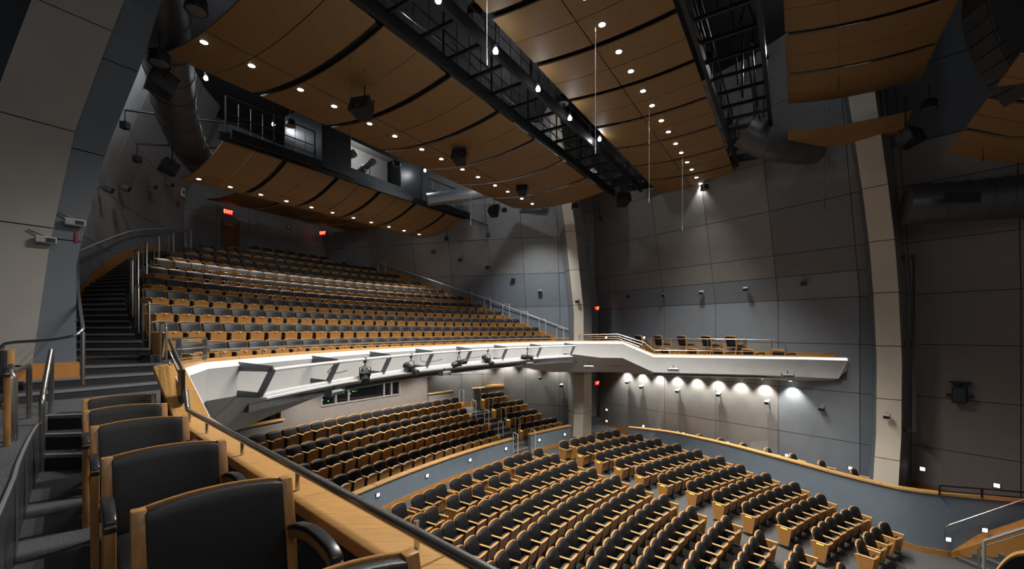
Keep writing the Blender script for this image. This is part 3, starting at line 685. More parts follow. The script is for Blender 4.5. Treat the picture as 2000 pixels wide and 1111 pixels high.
# handrail climbing from the platform round the pilaster and up the stairs
hp = [P(3, 738, 6.0), P(4, 672, 5.9), P(28, 668, 5.95), P(105, 663.5, 6.05), P(148, 655, 6.1), P(163, 643, 6.25), P(158, 610, 6.9), P(153, 572, 7.7), P(152, 525, 8.8), P(152, 492, 9.9)]
lwh = [LW.hit(x, y, .12) for x, y in ((160, 488), (190, 475), (225, 461), (255, 451), (285, 448), (330, 445))]
lwp = [LW.pt(t, z, .12) for t, z in lwh]
hr = thing('handrail_run', 'long bent steel handrail climbing the dark stairs beside the slate pilaster', 'railing', P(161, 752, 6.1))
obj('handrail', MB().tube(bend(hp, .12, 5), .022, 10), M['steel'], hr, smooth=40)
obj('handrail', MB().tube(bend([P(152, 492, 9.9)] + lwp, .3, 5), .024, 10), M['satin_rail'], hr, smooth=40)
obj('post', MB().tube([P(162, 648, 6.15), P(161.5, 752, 6.1)], .024, 10), M['steel'], hr, smooth=40)
for i in range(1, 5): obj('bracket', MB().tube([lwp[i], lwp[i] + UP * -.06, LW.pt(lwh[i][0], lwp[i].z - .07, .0)], .009, 6), M['steel'], hr)
for px_, py_, Y in ((151, 581, 7.6), (152, 623, 6.7)): obj('bracket', MB().tube([P(px_, py_, Y), P(px_ - 5, py_ + 6, Y + .1)], .009, 6), M['steel'], hr)
# near tubular rails at the platform
a0 = PZ(82, 921, -1.585); a1 = V((a0.x, a0.y, -.76)); a3 = PZ(99.5, 807, -1.05); a2 = V((a3.x, a3.y, -.20))
rail_thing('handrail_loop', 'bent tubular steel rail bridging the three steps near the platform', a0, [(bend([a0, a1, a2 + V((.03, -.02, .0)), a3], .09, 5), .026)])
b3 = PZ(57, 817, -1.05); b2 = V((b3.x, b3.y, -.40)); b0 = P(-60, 770, 3.6); bp = PZ(22.5, 862, -1.05)
t = rail_thing('handrail_run', 'tubular steel rail with thick post at the platform edge', bp, [(bend([b0, b2, b3], .08, 5), .026)])
bt = b0.lerp(b2, .62)
obj('post', MB().lathe(bp, UP, [(0, .042), (.6, .042), (.64, .03), (.66, .018), (.74, .018)], 12), M['steel'], t, smooth=40)
# upside-down U rails beside the balcony rows
def loop(name, label, group, p, q, top, r=.021, drop_p=None, drop_q=None):
    p, q = V(p), V(q); t = thing(name, label, 'railing', p, 0, group)
    obj('handrail', MB().tube(bend([p, V((p.x, p.y, top)), V((q.x, q.y, top - .03)), q], .10, 5), r, 8), M['steel' if r > .02 else 'satin_rail'], t, smooth=40)
    return t
LL = [(313, 325, 629, 713, 710, 8.15), (279.5, 292, 588, 678, 691, 9.0), (264.5, 271, 555, 640, 650, 9.9), (255, 259.5, 503, 612, 618, 10.9), (264, 270.5, 486, 590, 598, 11.9),
      (279.5, 287, 473, 553, 560, 12.9), (301, 310.5, 462, 520, 526, 14.2), (329, 339, 454, 500, 504, 15.5), (362, 373, 449, 492, 494, 17.0)]
for i, (xl, xr, yt, bl, br, Y) in enumerate(LL):
    p, q = P(xl, bl, Y + .35), P(xr, br, Y); top = P(xl, yt, Y + .2).z
    loop('handrail_loop', 'upright steel loop rail at the head of the dark stairs, ' + ORD[i] + ' one up', 'loop rails beside the near stairs', p, q, top)
RL = [(218, 270, 485, 560), (395, 440, 539, 625), (553, 603, 590, 675), (700, 748, 640, 725), (845, 895, 690, 780), (985, 1032, 742, 832), (1118, 1167, 790, 890), (1250, 1300, 843, 950), (1382, 1430, 900, 1010), (1508, 1560, 962, 1050)]
for i, (xl, xr, yt, yb) in enumerate(RL):
    k = 10 - i; b = tabpt(REr, max(1, k)); Y = b.y + .35
    f = lambda x, y, d=0: P(680 + x / 3.704, 380 + y / 3.704, Y + d)
    loop('handrail_loop', 'slim steel loop rail beside the far balcony stairs, ' + ORD[i] + ' from the top', 'loop rails beside the far stairs', f(xl, yb, .15), f(xr, yb, -.15), f(xl, yt).z, .02)
wrh = [RW.hit(x, y, .14) for x, y in ((740, 513), (840, 546), (940, 580), (1040, 617), (1128, 650))]
wrp = [RW.pt(t_, z_, .14) for t_, z_ in wrh]
rail_thing('handrail_run', 'long straight steel handrail sloping down the far leaning wall', wrp[3], [(wrp, .026)], [(q, RW.pt(t_, q.z - .05, .01), .009) for q, (t_, z_) in zip(wrp[:-1], wrh)] + [(wrp[-1], wrp[-1] - UP * .6, .02)], mt='satin_rail')
for (xl, xr, yt, yb, sd, i) in [(488, 530, 205, 352, 0, 3), (607, 650, 306, 482, 0, 2), (733, 776, 404, 590, 0, 1), (868, 913, 513, 665, 0, 0), (655, 693, 186, 370, 1, 3), (776, 815, 282, 480, 1, 2), (897, 943, 377, 575, 1, 1), (1035, 1080, 481, 690, 1, 0),
                             (1013, 1058, 628, 835, 0, -1), (1180, 1226, 592, 800, 1, -1)]:
    kk = 3 - i if i >= 0 else 4.6
    Rr = RP0 - TP * kk - (.1 if sd == 0 else .1); c = arc(CP, Rr, 136.9 if sd == 0 else 133.2, 0); Y = c.y
    f = lambda x, y, d=0: P(800 + x / 5, 720 + y / 5, Y + d)
    side = 'beside the long parterre rows' if sd == 0 else 'beside the short parterre rows'
    lab = 'steel loop rail on the pale aisle steps ' + side + ', ' + (ORD[i] + ' row up' if i >= 0 else 'at the foot')
    loop('handrail_loop', lab, 'loop rails on the parterre aisle', f(xl, yb, .2), f(xr, yb - 6 if sd else yb, -.15), f(xl, yt).z, .019)
# ------------------------------------------------------------------ theatre seats
S_ = .545
def outline(wd, z0, z1, rc, crown, n=4, taper=0.0):
    # rounded-top outline in (x, z), counter-clockwise, flat bottom
    h = wd / 2; pts = [(-h + taper, z0), (h - taper, z0)]
    def top(x): return z1 - crown * (x / h) ** 2
    for k in range(n + 1):
        a = math.pi / 2 * k / n; pts.append((h - rc + rc * math.cos(a), 0 + (z1 - crown - rc) + rc * math.sin(a)))
    for x in (.5, 0, -.5): pts.append((x * (h - rc) * 1.0, z1 - crown * (x * .9) ** 2 * .6))
    for k in range(n + 1):
        a = math.pi / 2 + math.pi / 2 * k / n; pts.append((-h + rc + rc * math.cos(a), (z1 - crown - rc) + rc * math.sin(a)))
    return pts
def seat_meshes(kind):
    # local: +Y faces the stage, back top above the origin
    rc, crown, lean, ang, H = {'balcony': (.035, .022, .13, 6, .86), 'parterre': (.04, .028, .13, 10, .86), 'orchestra': (.095, .02, .15, 15, .87)}[kind]
    yb = lambda z: lean * (H - z) / .5
    D = {}
    WB = .525 if kind == 'orchestra' else .515
    ol = outline(WB, .30, H, rc, crown)
    vs = [V((x, yb(z) - .028 - .02 * (1 - (x / .26) ** 2), z)) for x, z in ol] + [V((x, yb(z), z)) for x, z in ol]
    mb = MB().hexa(vs[:len(ol)], vs[len(ol):]); D['back_shell'] = mb.mesh('back_shell', M['seat_wood'], smooth=35)
    a = .007; cu = outline(WB - 2 * a, .34, H - .014, max(.02, rc - a), crown)
    c0 = [V((x, yb(z) - .004, z)) for x, z in cu]; c1 = [V((x, yb(z) + .036, z)) for x, z in cu]
    cz = (.36 + H) / 2
    c2 = [V((x * .88, yb(cz + (z - cz) * .9) + .062, cz + (z - cz) * .9)) for x, z in cu]
    n = len(cu); mb = MB(); mb.add(c0 + c1 + c2, [(i, (i + 1) % n, n + (i + 1) % n, n + i) for i in range(n)] + [(n + i, n + (i + 1) % n, 2 * n + (i + 1) % n, 2 * n + i) for i in range(n)] + [tuple(range(2 * n, 3 * n))])
    D['cushion'] = mb.mesh('cushion', M['seat_fabric' if kind == 'balcony' else 'stalls_fabric'], smooth=55)
    # tip-up seat pan, turned about its middle
    ca, sa = math.cos(R(ang)), math.sin(R(ang)); c = V((0, .26 if ang < 10 else .28 if ang < 12 else .335, .425 if ang < 12 else .375)); up = V((0, sa, ca)); fw = V((0, ca, -sa))
    PW = .44 if kind == 'orchestra' else .405
    po = outline(PW, -.215, .215, .03, .04)
    A = [c + V((x, 0, 0)) + up * z + fw * (.045 - .045 * (x / .215) ** 2) for x, z in po]; B = [c + V((x * .98, 0, 0)) + up * z * .98 + fw * -.02 for x, z in po]; C = [c + V((x * .9, 0, 0)) + up * z * .92 + fw * -.075 for x, z in po]
    D['seat_pan'] = MB().hexa(B, A).mesh('seat_pan', M['seat_wood'], smooth=35)
    n = len(po); mb = MB().hexa(C, B); D['seat_pad'] = mb.mesh('seat_pad', M['seat_fabric'], smooth=40)
    tc = c + up * .185 + fw * .037
    D['number_plate'] = MB().obb(tc, (.024, 0, 0), fw * .003, up * .009).mesh('number_plate', M['white_plate'])
    ae, ah = (.36, .021) if kind == 'balcony' else (.42, .026)
    def arm(x): return MB().hexa([(x - ah, .03, .585), (x + ah, .03, .585), (x + ah, ae, .585), (x - ah, ae, .585)], [(x - ah, .03, .615), (x + ah, .03, .615), (x + ah, ae, .612), (x - ah, ae, .612)])
    def std(x): return MB().hexa([(x - .016, .10, .0), (x + .016, .10, 0), (x + .016, .30, 0), (x - .016, .30, 0)], [(x - .016, .0, .59), (x + .016, .0, .59), (x + .016, .34, .59), (x - .016, .34, .59)])
    D['armrest+'] = arm(S_ / 2).mesh('armrest', M['arm_wood'], bevel=.006, seg=1); D['armrest-'] = arm(-S_ / 2).mesh('armrest', M['arm_wood'], bevel=.006, seg=1)
    D['standard+'] = std(S_ / 2).mesh('standard', M['seat_black']); D['standard-'] = std(-S_ / 2).mesh('standard', M['seat_black'])
    def endp(x): return MB().hexa([(x - .02, .10, .06), (x + .02, .10, .06), (x + .02, .33, .06), (x - .02, .33, .06)], [(x - .02, -.02, .588), (x + .02, -.02, .588), (x + .02, .42, .588), (x - .02, .42, .588)])
    D['end_panel+'] = endp(S_ / 2).mesh('end_panel', M['seat_wood'], bevel=.004, seg=1); D['end_panel-'] = endp(-S_ / 2).mesh('end_panel', M['seat_wood'], bevel=.004, seg=1)
    for s, k in ((1, '+'), (-1, '-')):
        x = s * (S_ / 2 + .026); D['aisle_light' + k] = MB().box(min(x, x - s * .008), max(x, x - s * .008), .13, .30, .548, .568).mesh('aisle_light', M['amber'])
        x = s * S_ / 2; D['foot' + k] = MB().box(x - .03, x + .03, .05, .36, 0, .03).mesh('foot', M['seat_black'])
    return D
SEATM = {k: seat_meshes(k) for k in ('balcony', 'parterre', 'orchestra')}
NSEAT = 0
def add_seat(kind, name, loc, rz, label, group, plus='standard', minus=None, lights=''):
    global NSEAT; NSEAT += 1
    D = SEATM[kind]; t = thing(name, label, 'seat', loc, rz, group)
    sp = link('back_shell', D['back_shell'], t); link('cushion', D['cushion'], sp)
    pn = link('seat_pan', D['seat_pan'], t); link('seat_pad', D['seat_pad'], pn); link('number_plate', D['number_plate'], pn)
    for sgn, typ in (('+', plus), ('-', minus)):
        if not typ: continue
        q = link(typ, D[typ + sgn], t); link('armrest', D['armrest' + sgn], t)
        if kind != 'balcony': link('foot', D['foot' + sgn], t)
        if sgn in lights: link('aisle_light', D['aisle_light' + sgn], q)
    return t

# balcony: row, angle of first and last left corner, number of seats
BROW = {1: (168.0, None, 29), 2: (167.2, None, 30), 3: (165.6, 126.4, 30), 4: (164.0, 127.6, 29), 5: (162.4, 128.8, 28), 6: (160.7, 130.0, 27), 7: (159.0, 131.4, 25), 8: (157.0, 133.1, 23), 9: (154.9, 134.8, 20), 10: (152.7, 136.7, 17), 11: (147.8, 141.1, 7)}
for k, (a, b, n) in BROW.items():
    r = RB1 + TB * (k - 1); step = math.degrees(S_ / r)
    if b is None: b = a - step * (n - 1)
    for i in range(n):
        th_ = a - (a - b) * i / (n - 1) - step / 2
        p = arc(CB, r, th_, fb(k))
        lab = 'dark folding balcony seat, %s row behind the rail, %s from the dark stairs' % (ORD[k - 1], ORD[i])
        if k == 11: lab = 'dark folding seat in the short topmost balcony row, %s from the door' % ORD[i]
        add_seat('balcony', 'balcony_seat', p, R(th_ + 90), lab, 'folding seats in the balcony', 'end_panel' if i == 0 else 'standard', 'end_panel' if i == n - 1 else None)
# parterre
PROW = [(0, 153.9, 137.1, 18, 'L'), (1, 154.7, 137.4, 18, 'L'), (2, 154.2, 136.5, 18, 'L'), (3, 153.85, 136.8, 17, 'L'), (0, 133.4, 131.5, 3, 'R'), (1, 133.3, 130.2, 4, 'R'), (2, 132.8, 129.7, 4, 'R'), (3, 132.6, 128.4, 5, 'R')]
for k, a, b, n, side in PROW:
    r = RP0 - TP * k
    for i in range(n):
        th_ = a - (a - b) * i / (n - 1)
        j = n - 1 - i if side == 'L' else i
        lab = 'oak-backed seat %s from the pale aisle steps, %s row above the slate-blue wall%s' % (ORD[j], ORD[3 - k], '' if side == 'L' else ', short block')
        e1 = 'end_panel' if i == 0 else 'standard'; e2 = 'end_panel' if i == n - 1 else None
        add_seat('parterre', 'parterre_seat', arc(CP, r, th_, zp(k) - .86), R(th_ + 90), lab, 'folding seats in the raised parterre', e1, e2, '+' if (side == 'R' and i == 0) else '')
# stalls, block beside the curved wall and central block
def vis(p):
    x, y = px_of(V((p.x, p.y, p.z + .86)))
    return -20 < x < 2030 and y < 1150 and not (y > 894 + (x - 540) * .476 + 14)
ns = 0
RBLK = {2: (130.81, 8), 3: (130.64, 8), 4: (130.47, 8), 5: (130.39, 8), 6: (130.24, 8), 7: (129.31, 7), 8: (129.26, 7), 9: (129.12, 7), 10: (128.24, 6), 11: (128.21, 6)}
for n, (a, c) in RBLK.items():
    r = RO0 - TO * n; st = math.degrees(S_ / r)
    for i in range(c):
        th_ = a - st * i - (0 if not (n == 1 and i >= 4) else .35)
        add_seat('orchestra', 'stalls_seat', arc(CO, r, th_, zo(n) - .86), R(th_ + 90), 'stalls seat in the curved-wall block, %s row from the back, %s from the aisle' % (ORD[n - 1], ORD[i]), 'stalls seats by the curved wall',
                 'end_panel' if i == 0 else 'standard', 'end_panel' if i == c - 1 else None, '+' if i == 0 and n > 1 else '')
def single(px_, py_, zt, label, plus='end_panel', minus=None, turn=0):
    p = PZ(px_, py_, zt); d = p - V((CO.x, CO.y, zt)); th_ = math.degrees(math.atan2(d.y, d.x))
    return add_seat('orchestra', 'stalls_seat', V((p.x, p.y, zt - .86)), R(th_ + 90 + turn), label, 'single stalls seats', plus, minus)
for i, (x, y) in enumerate([(1225, 865), (1292, 800), (1357, 757), (1433, 712)]):
    single(1400 + x / 4.4275, 860 + y / 4.4275, zo(12) + .02, 'front stalls seat by the end of the curved blue wall, %s from the aisle' % ORD[i], 'end_panel', 'end_panel' if i in (0, 3) else None)
single(1080 + 75 / 3.8175, 820 + 155 / 3.8175, zo(1.2), 'lone stalls seat standing apart at the back near the pale aisle steps', 'end_panel', 'end_panel')
for i, (x, y) in enumerate([(155, 138), (215, 125), (272, 112), (345, 95), (402, 85), (462, 75)]):
    single(1080 + x / 3.8175, 820 + y / 3.8175, zo(1.15), 'stalls seat in the curved-wall block, first row from the back, %s from the aisle' % ORD[i], 'end_panel' if i in (0, 3) else 'standard', 'end_panel' if i in (2, 5) else None)
CBLK = {3: 135.0, 4: 135.06, 5: 134.71, 6: 134.69, 7: 134.96, 8: 135.15, 9: 134.26, 10: 134.5, 11: 134.2, 12: 134.2}
for n, b in CBLK.items():
    r = RO0 - TO * n; st = math.degrees(S_ / r)
    for i in range(22):
        th_ = b + st * i; p = arc(CO, r, th_, zo(n) - .86)
        if not vis(p): break
        add_seat('orchestra', 'stalls_seat', p, R(th_ + 90), 'central stalls seat, %s row behind the front, %s in from the lit aisle' % (ORD[12 - n], ORD[i]), 'stalls seats in the central block', 'standard', 'end_panel' if i == 0 else None)
A2 = [(285, 705), (380, 655), None, (540, 565), (635, 520), (730, 482), None, (848, 422), (930, 392), None, (1045, 342), (1110, 320), (1172, 297), (1237, 272), (1302, 255)]
A1 = [(140, 625), None, (280, 560), (370, 520), (448, 482), None, (562, 440), (638, 405), None, (735, 368), (805, 340), (872, 315), None, (960, 280), (1027, 258), (1095, 237), None, (1182, 212)]
for L, zt, nm in ((A2, zo(2) + .02, 'second'), (A1, zo(1.3), 'rearmost')):
    c = 0; m = len([x for x in L if x])
    for i, q in enumerate(L):
        if q is None: continue
        first = i == 0 or L[i - 1] is None; last = i == len(L) - 1 or L[i + 1] is None
        single(740 + q[0] / 3.8175, 820 + q[1] / 3.8175, zt, 'stalls seat in the %s row below the straight blue wall, %s from the aisle steps' % (nm, ORD[m - 1 - c]), 'end_panel' if first else 'standard', 'end_panel' if last else None); c += 1

# ------------------------------------------------------------------ loose armchairs
def armchair_parts():
    D = {}; w, dp = .60, .56                      # x across, +Y is where the sitter looks; origin on the floor under the seat centre
    def post(s):                                   # back post and rear leg in one
        x = s * (w / 2 - .024)
        path = [(-.30, 0), (-.25, .20), (-.215, .42), (-.245, .65), (-.30, .865)]
        mb = MB(); vs = []
        for y, z in path: vs += [V((x - .026, y - .024, z)), V((x + .024, y - .024, z)), V((x + .024, y + .024, z)), V((x - .026, y + .024, z))]
        mb.add(vs, [(i * 4 + j, i * 4 + (j + 1) % 4, i * 4 + 4 + (j + 1) % 4, i * 4 + 4 + j) for i in range(4) for j in range(4)] + [(0, 1, 2, 3), (16, 17, 18, 19)])
        return mb.mesh('back_post', M['chair_wood'], bevel=.005, seg=2, smooth=40)
    def fleg(s):
        x = s * (w / 2 - .016); vs = []; mb = MB()
        path = [(.315, 0, .019), (.285, .25, .022), (.268, .45, .026), (.268, .60, .03), (.274, .665, .032)]
        for y, z, h in path: vs += [V((x - .022, y - h, z)), V((x + .022, y - h, z)), V((x + .022, y + h, z)), V((x - .022, y + h, z))]
        mb.add(vs, [(i * 4 + j, i * 4 + (j + 1) % 4, i * 4 + 4 + (j + 1) % 4, i * 4 + 4 + j) for i in range(4) for j in range(4)] + [(0, 1, 2, 3), (16, 17, 18, 19)])
        return mb.mesh('front_leg', M['chair_wood'], bevel=.005, seg=2, smooth=40)
    def armw(s):                                   # curved wooden arm
        x = s * (w / 2 - .016); ys = [-.235, -.12, .01, .12, .22, .285]; zs = [.632, .672, .698, .70, .688, .665]
        vs = []; mb = MB()
        for y, z in zip(ys, zs): vs += [V((x - .02, y, z - .045)), V((x + .02, y, z - .045)), V((x + .02, y, z)), V((x - .02, y, z))]
        mb.add(vs, [(i * 4 + j, i * 4 + (j + 1) % 4, i * 4 + 4 + (j + 1) % 4, i * 4 + 4 + j) for i in range(5) for j in range(4)] + [(0, 1, 2, 3), (20, 21, 22, 23)])
        return mb.mesh('arm_rail', M['chair_wood'], bevel=.005, seg=2, smooth=40)
    def pad(s):
        x = s * (w / 2 - .016); ys = [-.225, -.12, .01, .12, .21, .262, .298, .310]; zs = [.655, .693, .720, .726, .72, .71, .688, .63]
        vs = []; mb = MB()
        for i, (y, z) in enumerate(zip(ys, zs)):
            t = V((0, 0, -.026)) if i < 5 else V((0, -.022, -.018)) if i < 7 else V((0, -.022, 0))
            vs += [V((x - .026, y, z)) + t, V((x + .026, y, z)) + t, V((x + .024, y, z)), V((x - .024, y, z))]
        mb.add(vs, [(i * 4 + j, i * 4 + (j + 1) % 4, i * 4 + 4 + (j + 1) % 4, i * 4 + 4 + j) for i in range(7) for j in range(4)] + [(0, 1, 2, 3), (28, 29, 30, 31)])
        return mb.mesh('arm_pad', M['arm_pad'], bevel=.008, seg=2, smooth=50)
    for s, k in ((1, '+'), (-1, '-')): D['back_post' + k] = post(s); D['front_leg' + k] = fleg(s); D['arm_rail' + k] = armw(s); D['arm_pad' + k] = pad(s)
    hw = w / 2 - .045
    def ybk(z): return -.215 - .085 * max(0, (z - .42) / .445) ** 1.2
    crown = lambda u: .018 * (1 - (2 * u - 1) ** 2)
    cv = lambda u: -.03 * (1 - (2 * u - 1) ** 2)
    zt = lambda u, v: .43 + (.845 + crown(u) - .43) * v
    D['back_pad'] = MB().slab(lambda u, v: V((-hw + 2 * hw * u, ybk(zt(u, v)) + .034 + cv(u) * (.6 + .4 * v), zt(u, v) + .008)), 10, 8, lambda u, v: V((0, -.05, 0))).mesh('back_pad', M['black_vinyl'], bevel=.008, seg=2, smooth=50)
    D['back_rail'] = MB().slab(lambda u, v: V((-hw - .01 + (2 * hw + .02) * u, -.330 + cv(u) + .016 * v, .80 + crown(u))), 10, 1, (0, 0, .062)).mesh('back_rail', M['chair_wood'], bevel=.003, seg=1, smooth=40)
    sw = w / 2 - .05
    def sf(u, v):
        e = (1 - (2 * u - 1) ** 4) * (1 - (2 * v - 1) ** 4); return V((-sw + 2 * sw * u, -.2 + .50 * v, .435 + .04 * e))
    D['seat_cushion'] = MB().slab(sf, 10, 10, (0, 0, -.075)).mesh('seat_cushion', M['black_vinyl'], bevel=.01, seg=2, smooth=60)
    D['seat_frame'] = MB().box(-w / 2 + .03, w / 2 - .03, -.22, .285, .33, .372).mesh('seat_frame', M['chair_wood'], bevel=.004, seg=1)
    return D
ACM = armchair_parts()
def armchair(loc, rz, label, group=None):
    t = thing('armchair', label, 'chair', loc, rz, group)
    for nm in ('seat_cushion', 'back_pad', 'seat_frame'):
        q = link(nm, ACM[nm], t)
        if nm == 'back_pad': link('back_rail', ACM['back_rail'], q)
    for k in '+-':
        link('back_post', ACM['back_post' + k], t); link('front_leg', ACM['front_leg' + k], t)
        a = link('arm_rail', ACM['arm_rail' + k], t); link('arm_pad', ACM['arm_pad' + k], a)
    return t
# the file of chairs along the near ledge: image corners of the back's top edge, nearer post then farther post
NEAR = [((256, 999), (565, 930)), ((202, 893), (438, 861)), ((177, 834), (366, 812)), ((165, 802), (323, 788)), ((165, 780), (301, 769.5))]
ZT = -1.585 + .862
NL = ['nearest the camera with its seat out of frame', 'second along the wooden ledge', 'third along the wooden ledge, in the middle of the file', 'fourth along the wooden ledge', 'at the far end of the file by the carpeted steps']
for i, (a, b) in enumerate(NEAR):
    pa, pb = PZ(*a, ZT), PZ(*b, ZT)
    c = (pa + pb) / 2
    # spread out along the file with even spacing
    d = V((.704, .710, 0))
    rz_ = math.atan2(d.y, d.x)             # +X of the chair runs along the back; +Y must look at the stage, so turn round
    fwd = V((d.y, -d.x, 0)); ctr = c + fwd * .30
    rot = math.atan2(-fwd.x, fwd.y)
    lab = ['black armchair with oak posts closest to the camera, back filling the lower edge', 'black oak-framed armchair second from the camera beside the wooden ledge', 'black oak-framed armchair in the middle of the file beside the wooden ledge',
           'black oak-framed armchair fourth from the camera beside the wooden ledge', 'black oak-framed armchair at the end of the file before the carpeted steps'][i]
    armchair((ctr.x, ctr.y, -1.585), rot, lab, 'armchairs in a file along the near ledge')
# one more at the frame's lower edge and one on the platform
pa, pb = PZ(560, 1170, ZT), PZ(806, 1076, ZT)
d = (pb - pa); d.z = 0; d.normalize(); fwd = V((d.y, -d.x, 0)); ctr = pb - d * .29 + fwd * .30
armchair((ctr.x, ctr.y, -1.585), math.atan2(-fwd.x, fwd.y), 'black armchair cut off by the bottom edge, only its top corner showing', 'armchairs in a file along the near ledge')
armchair((-5.05, 3.95, -1.05), math.atan2(-.72, -.69) , 'black armchair with oak legs on the carpeted platform behind the tubular rail')
# far gallery
FB = [(1255, 654), (1294, 654), (1340, 654), (1388, 654), (1436, 654.5)]
for i, (x, y) in enumerate(FB):
    Yd = [21.6, 21.0, 20.4, 19.6, 18.9][i]; p = P(x, y, Yd)
    armchair((p.x, p.y, -1.05), R(-70), 'armchair in the raised back row of the far gallery, %s from the pilaster' % ORD[i], 'armchairs on the far gallery back row')
FF = [(1308, 19.1), (1362, 18.7), (1412, 18.3), (1471, 17.8), (1530, 17.3)]
for i, (x, Yd) in enumerate(FF):
    p = P(x, 676, Yd); armchair((p.x, p.y, -1.585), R(-70), 'armchair half hidden behind the far gallery ledge, %s from the stepped guard' % ORD[i], 'armchairs behind the far gallery ledge')
for i, (x, y, Yd) in enumerate([(452, 474, 21.6), (668, 503, 26.0)]):
    p = P(x, y, Yd); armchair((p.x, p.y, fb(11)), R(60), ['loose armchair at the top of the balcony in front of the exit door', 'loose armchair ending the top balcony row beside the leaning wall'][i])
# side box behind the curved wall: only the chair tops show
SB = [(1289, 838.5), (1325.5, 844), (1365, 850), (1405, 858), (1450, 867), (1497, 877), (1546, 888), (1602, 901.5), (1665, 918)]
for i, (x, y) in enumerate(SB):
    k_ = (x - 1000) / F; yc = min(dw, key=lambda q_: abs(q_.x - k_ * q_.y)).y; tw, _z = WR.hit(x, y); p = P(x, y, .5 * (yc + WR.pt(tw, -3).y) + .02) + UP * .05
    t = add_seat('orchestra', 'box_chair', V((p.x, p.y, p.z - .87)), math.atan2(-.634, -.774), 'dark round-topped chair in the side box, %s along the curved wall from the exit' % ORD[i], 'chairs in the side box', 'standard', 'standard')
# ------------------------------------------------------------------ hung wooden ceiling strips
def U3(x, y): return V((x, y, 0)).normalized()
CLOUDS = {}
class Cloud:
    def __init__(s, label, B0, U, W, zf, n, pitch, vm, gap=.19, lights=None, lab=None, power=0, tilt=(0, 0), aim=None, ang=80, th=.035, uh=.5, rib=True, dim=1, ang2=None):
        s.B0, s.U, s.W, s.zf, s.pitch = V((*B0, 0)), U, V((*W, 0)), zf, pitch
        t = thing('ceiling_cloud', label, 'ceiling panel', s.at(n * pitch / 2, .5), 0, 'hung wooden ceiling strips'); s.t = t
        for i in range(n):
            u0, u1 = i * pitch + gap / 2, (i + 1) * pitch - gap / 2; um = u0 + (u1 - u0) * uh
            for (a, b) in ((u0, um - .012), (um + .012, u1)):
                for (c, d) in ((0, vm - .004), (vm + .004, 1)):
                    nv = 6 if d - c > .3 else 4
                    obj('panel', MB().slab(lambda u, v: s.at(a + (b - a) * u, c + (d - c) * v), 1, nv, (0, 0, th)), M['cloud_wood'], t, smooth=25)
            if rib:
                for uu in ((u0 - gap / 2,) if i else ()):
                    obj('rib', MB().slab(lambda u, v: s.at(uu - gap + 2 * gap * u, .02 + .96 * v) + UP * .10, 1, 6, (0, 0, .08)), M['black_metal'], t)
            # small sprinkler cap in each bay
            q = s.at(u0 + (u1 - u0) * .28, .74); obj('sprinkler_cap', MB().lathe(q, -UP, [(0, .035), (.012, .03)], 8), M['bracket_grey'], t)
        if lights:
            us, lv = lights; k = 0
            for i in range(n):
                for uf in us:
                    q = s.at((i + uf) * pitch, lv); x, y = px_of(q)
                    k += 1
                    if y > -60 and q.y > 1:
                        L = thing('downlight', lab % ORD[k - 1], 'downlight', q + UP * -.002, 0, 'recessed ceiling lights')
                        obj('trim_ring', MB().lathe(q + UP * -.004, UP, [(0, .082), (.008, .088)], 16), M['chrome'], L)
                        obj('lamp', MB().lathe(q + UP * -.010, UP, [(0, .055), (.006, .07)], 14), M['lamp_white'], L)
                    tg = q + V((tilt[0], tilt[1], -5))
                    spot_light('downlight_beam', q + UP * -.03, tg, power * (dim if i >= n - 1 else 1), (ang2 or ang) if i >= 4 else ang, .6)
    def at(s, u, v):
        p = s.B0 + s.U * u + s.W * v; return V((p.x, p.y, s.zf(v)))
Ub = U3(.553, .833)
c2 = Cloud('largest hung wooden ceiling strip, crossing above the balcony front, with black loudspeakers under it', (-7.82, 9.52), U3(.545, .838), (4.0, -2.56), lambda v: 6.2 - .26 * 4 * v * (1 - v), 7, 2.08, .42,
           lights=((.12, .57), .33), lab='recessed ceiling light in the strip above the balcony front, %s along', power=150, tilt=(.0, .0), ang=95)
c1 = Cloud('lower rear wooden ceiling strip curling up over the top balcony rows', (-11.45, 14.75), U3(.5636, .826), (2.25, -1.15), lambda v: 5.25 + .85 * v ** 1.9, 6, 2.06, .30,
           lights=((.2, .68), .16), lab='recessed ceiling light in the low rear strip, %s from the exit door side', power=420, tilt=(.35, -.2), ang=66)
c0 = Cloud('dim wooden ceiling strip at the very back above the exit door', (-13.8, 19.3), U3(.56, .83), (1.95, -1.0), lambda v: 5.95 - .1 * 4 * v * (1 - v), 5, 1.95, .5)
c3 = Cloud('flat wooden ceiling strip over the stalls with a single line of small lights', (-1.53, 7.39), U3(.545, .838), (2.79, -1.79), lambda v: 6.6 - .10 * 4 * v * (1 - v), 8, 1.95, .46,
           lights=((.24, .70), .585), lab='recessed ceiling light in the strip over the stalls, %s along', power=620, tilt=(-.4, .2), ang=128, dim=.25, ang2=92)
c4 = Cloud('plain wooden ceiling strip without lights near the stage side', (4.47, 7.19), Ub, (2.94, -1.3), lambda v: 7.2 - .12 * 4 * v * (1 - v), 4, 1.95, .997)
c4b = Cloud('single narrow wooden ceiling panel hanging apart by the pale pilaster', (8.5, 13.29), Ub, (2.75, -1.25), lambda v: 6.2 - .08 * 4 * v * (1 - v), 1, 1.85, .997)
c5 = Cloud('strongly curved wooden ceiling strip beside the big black loudspeaker stack', (9.13, 7.69), U3(.577, .817), (3.9, -2.0), lambda v: 5.0 - .75 * 4 * v * (1 - v) + .3 * v, 3, 1.8, .997)

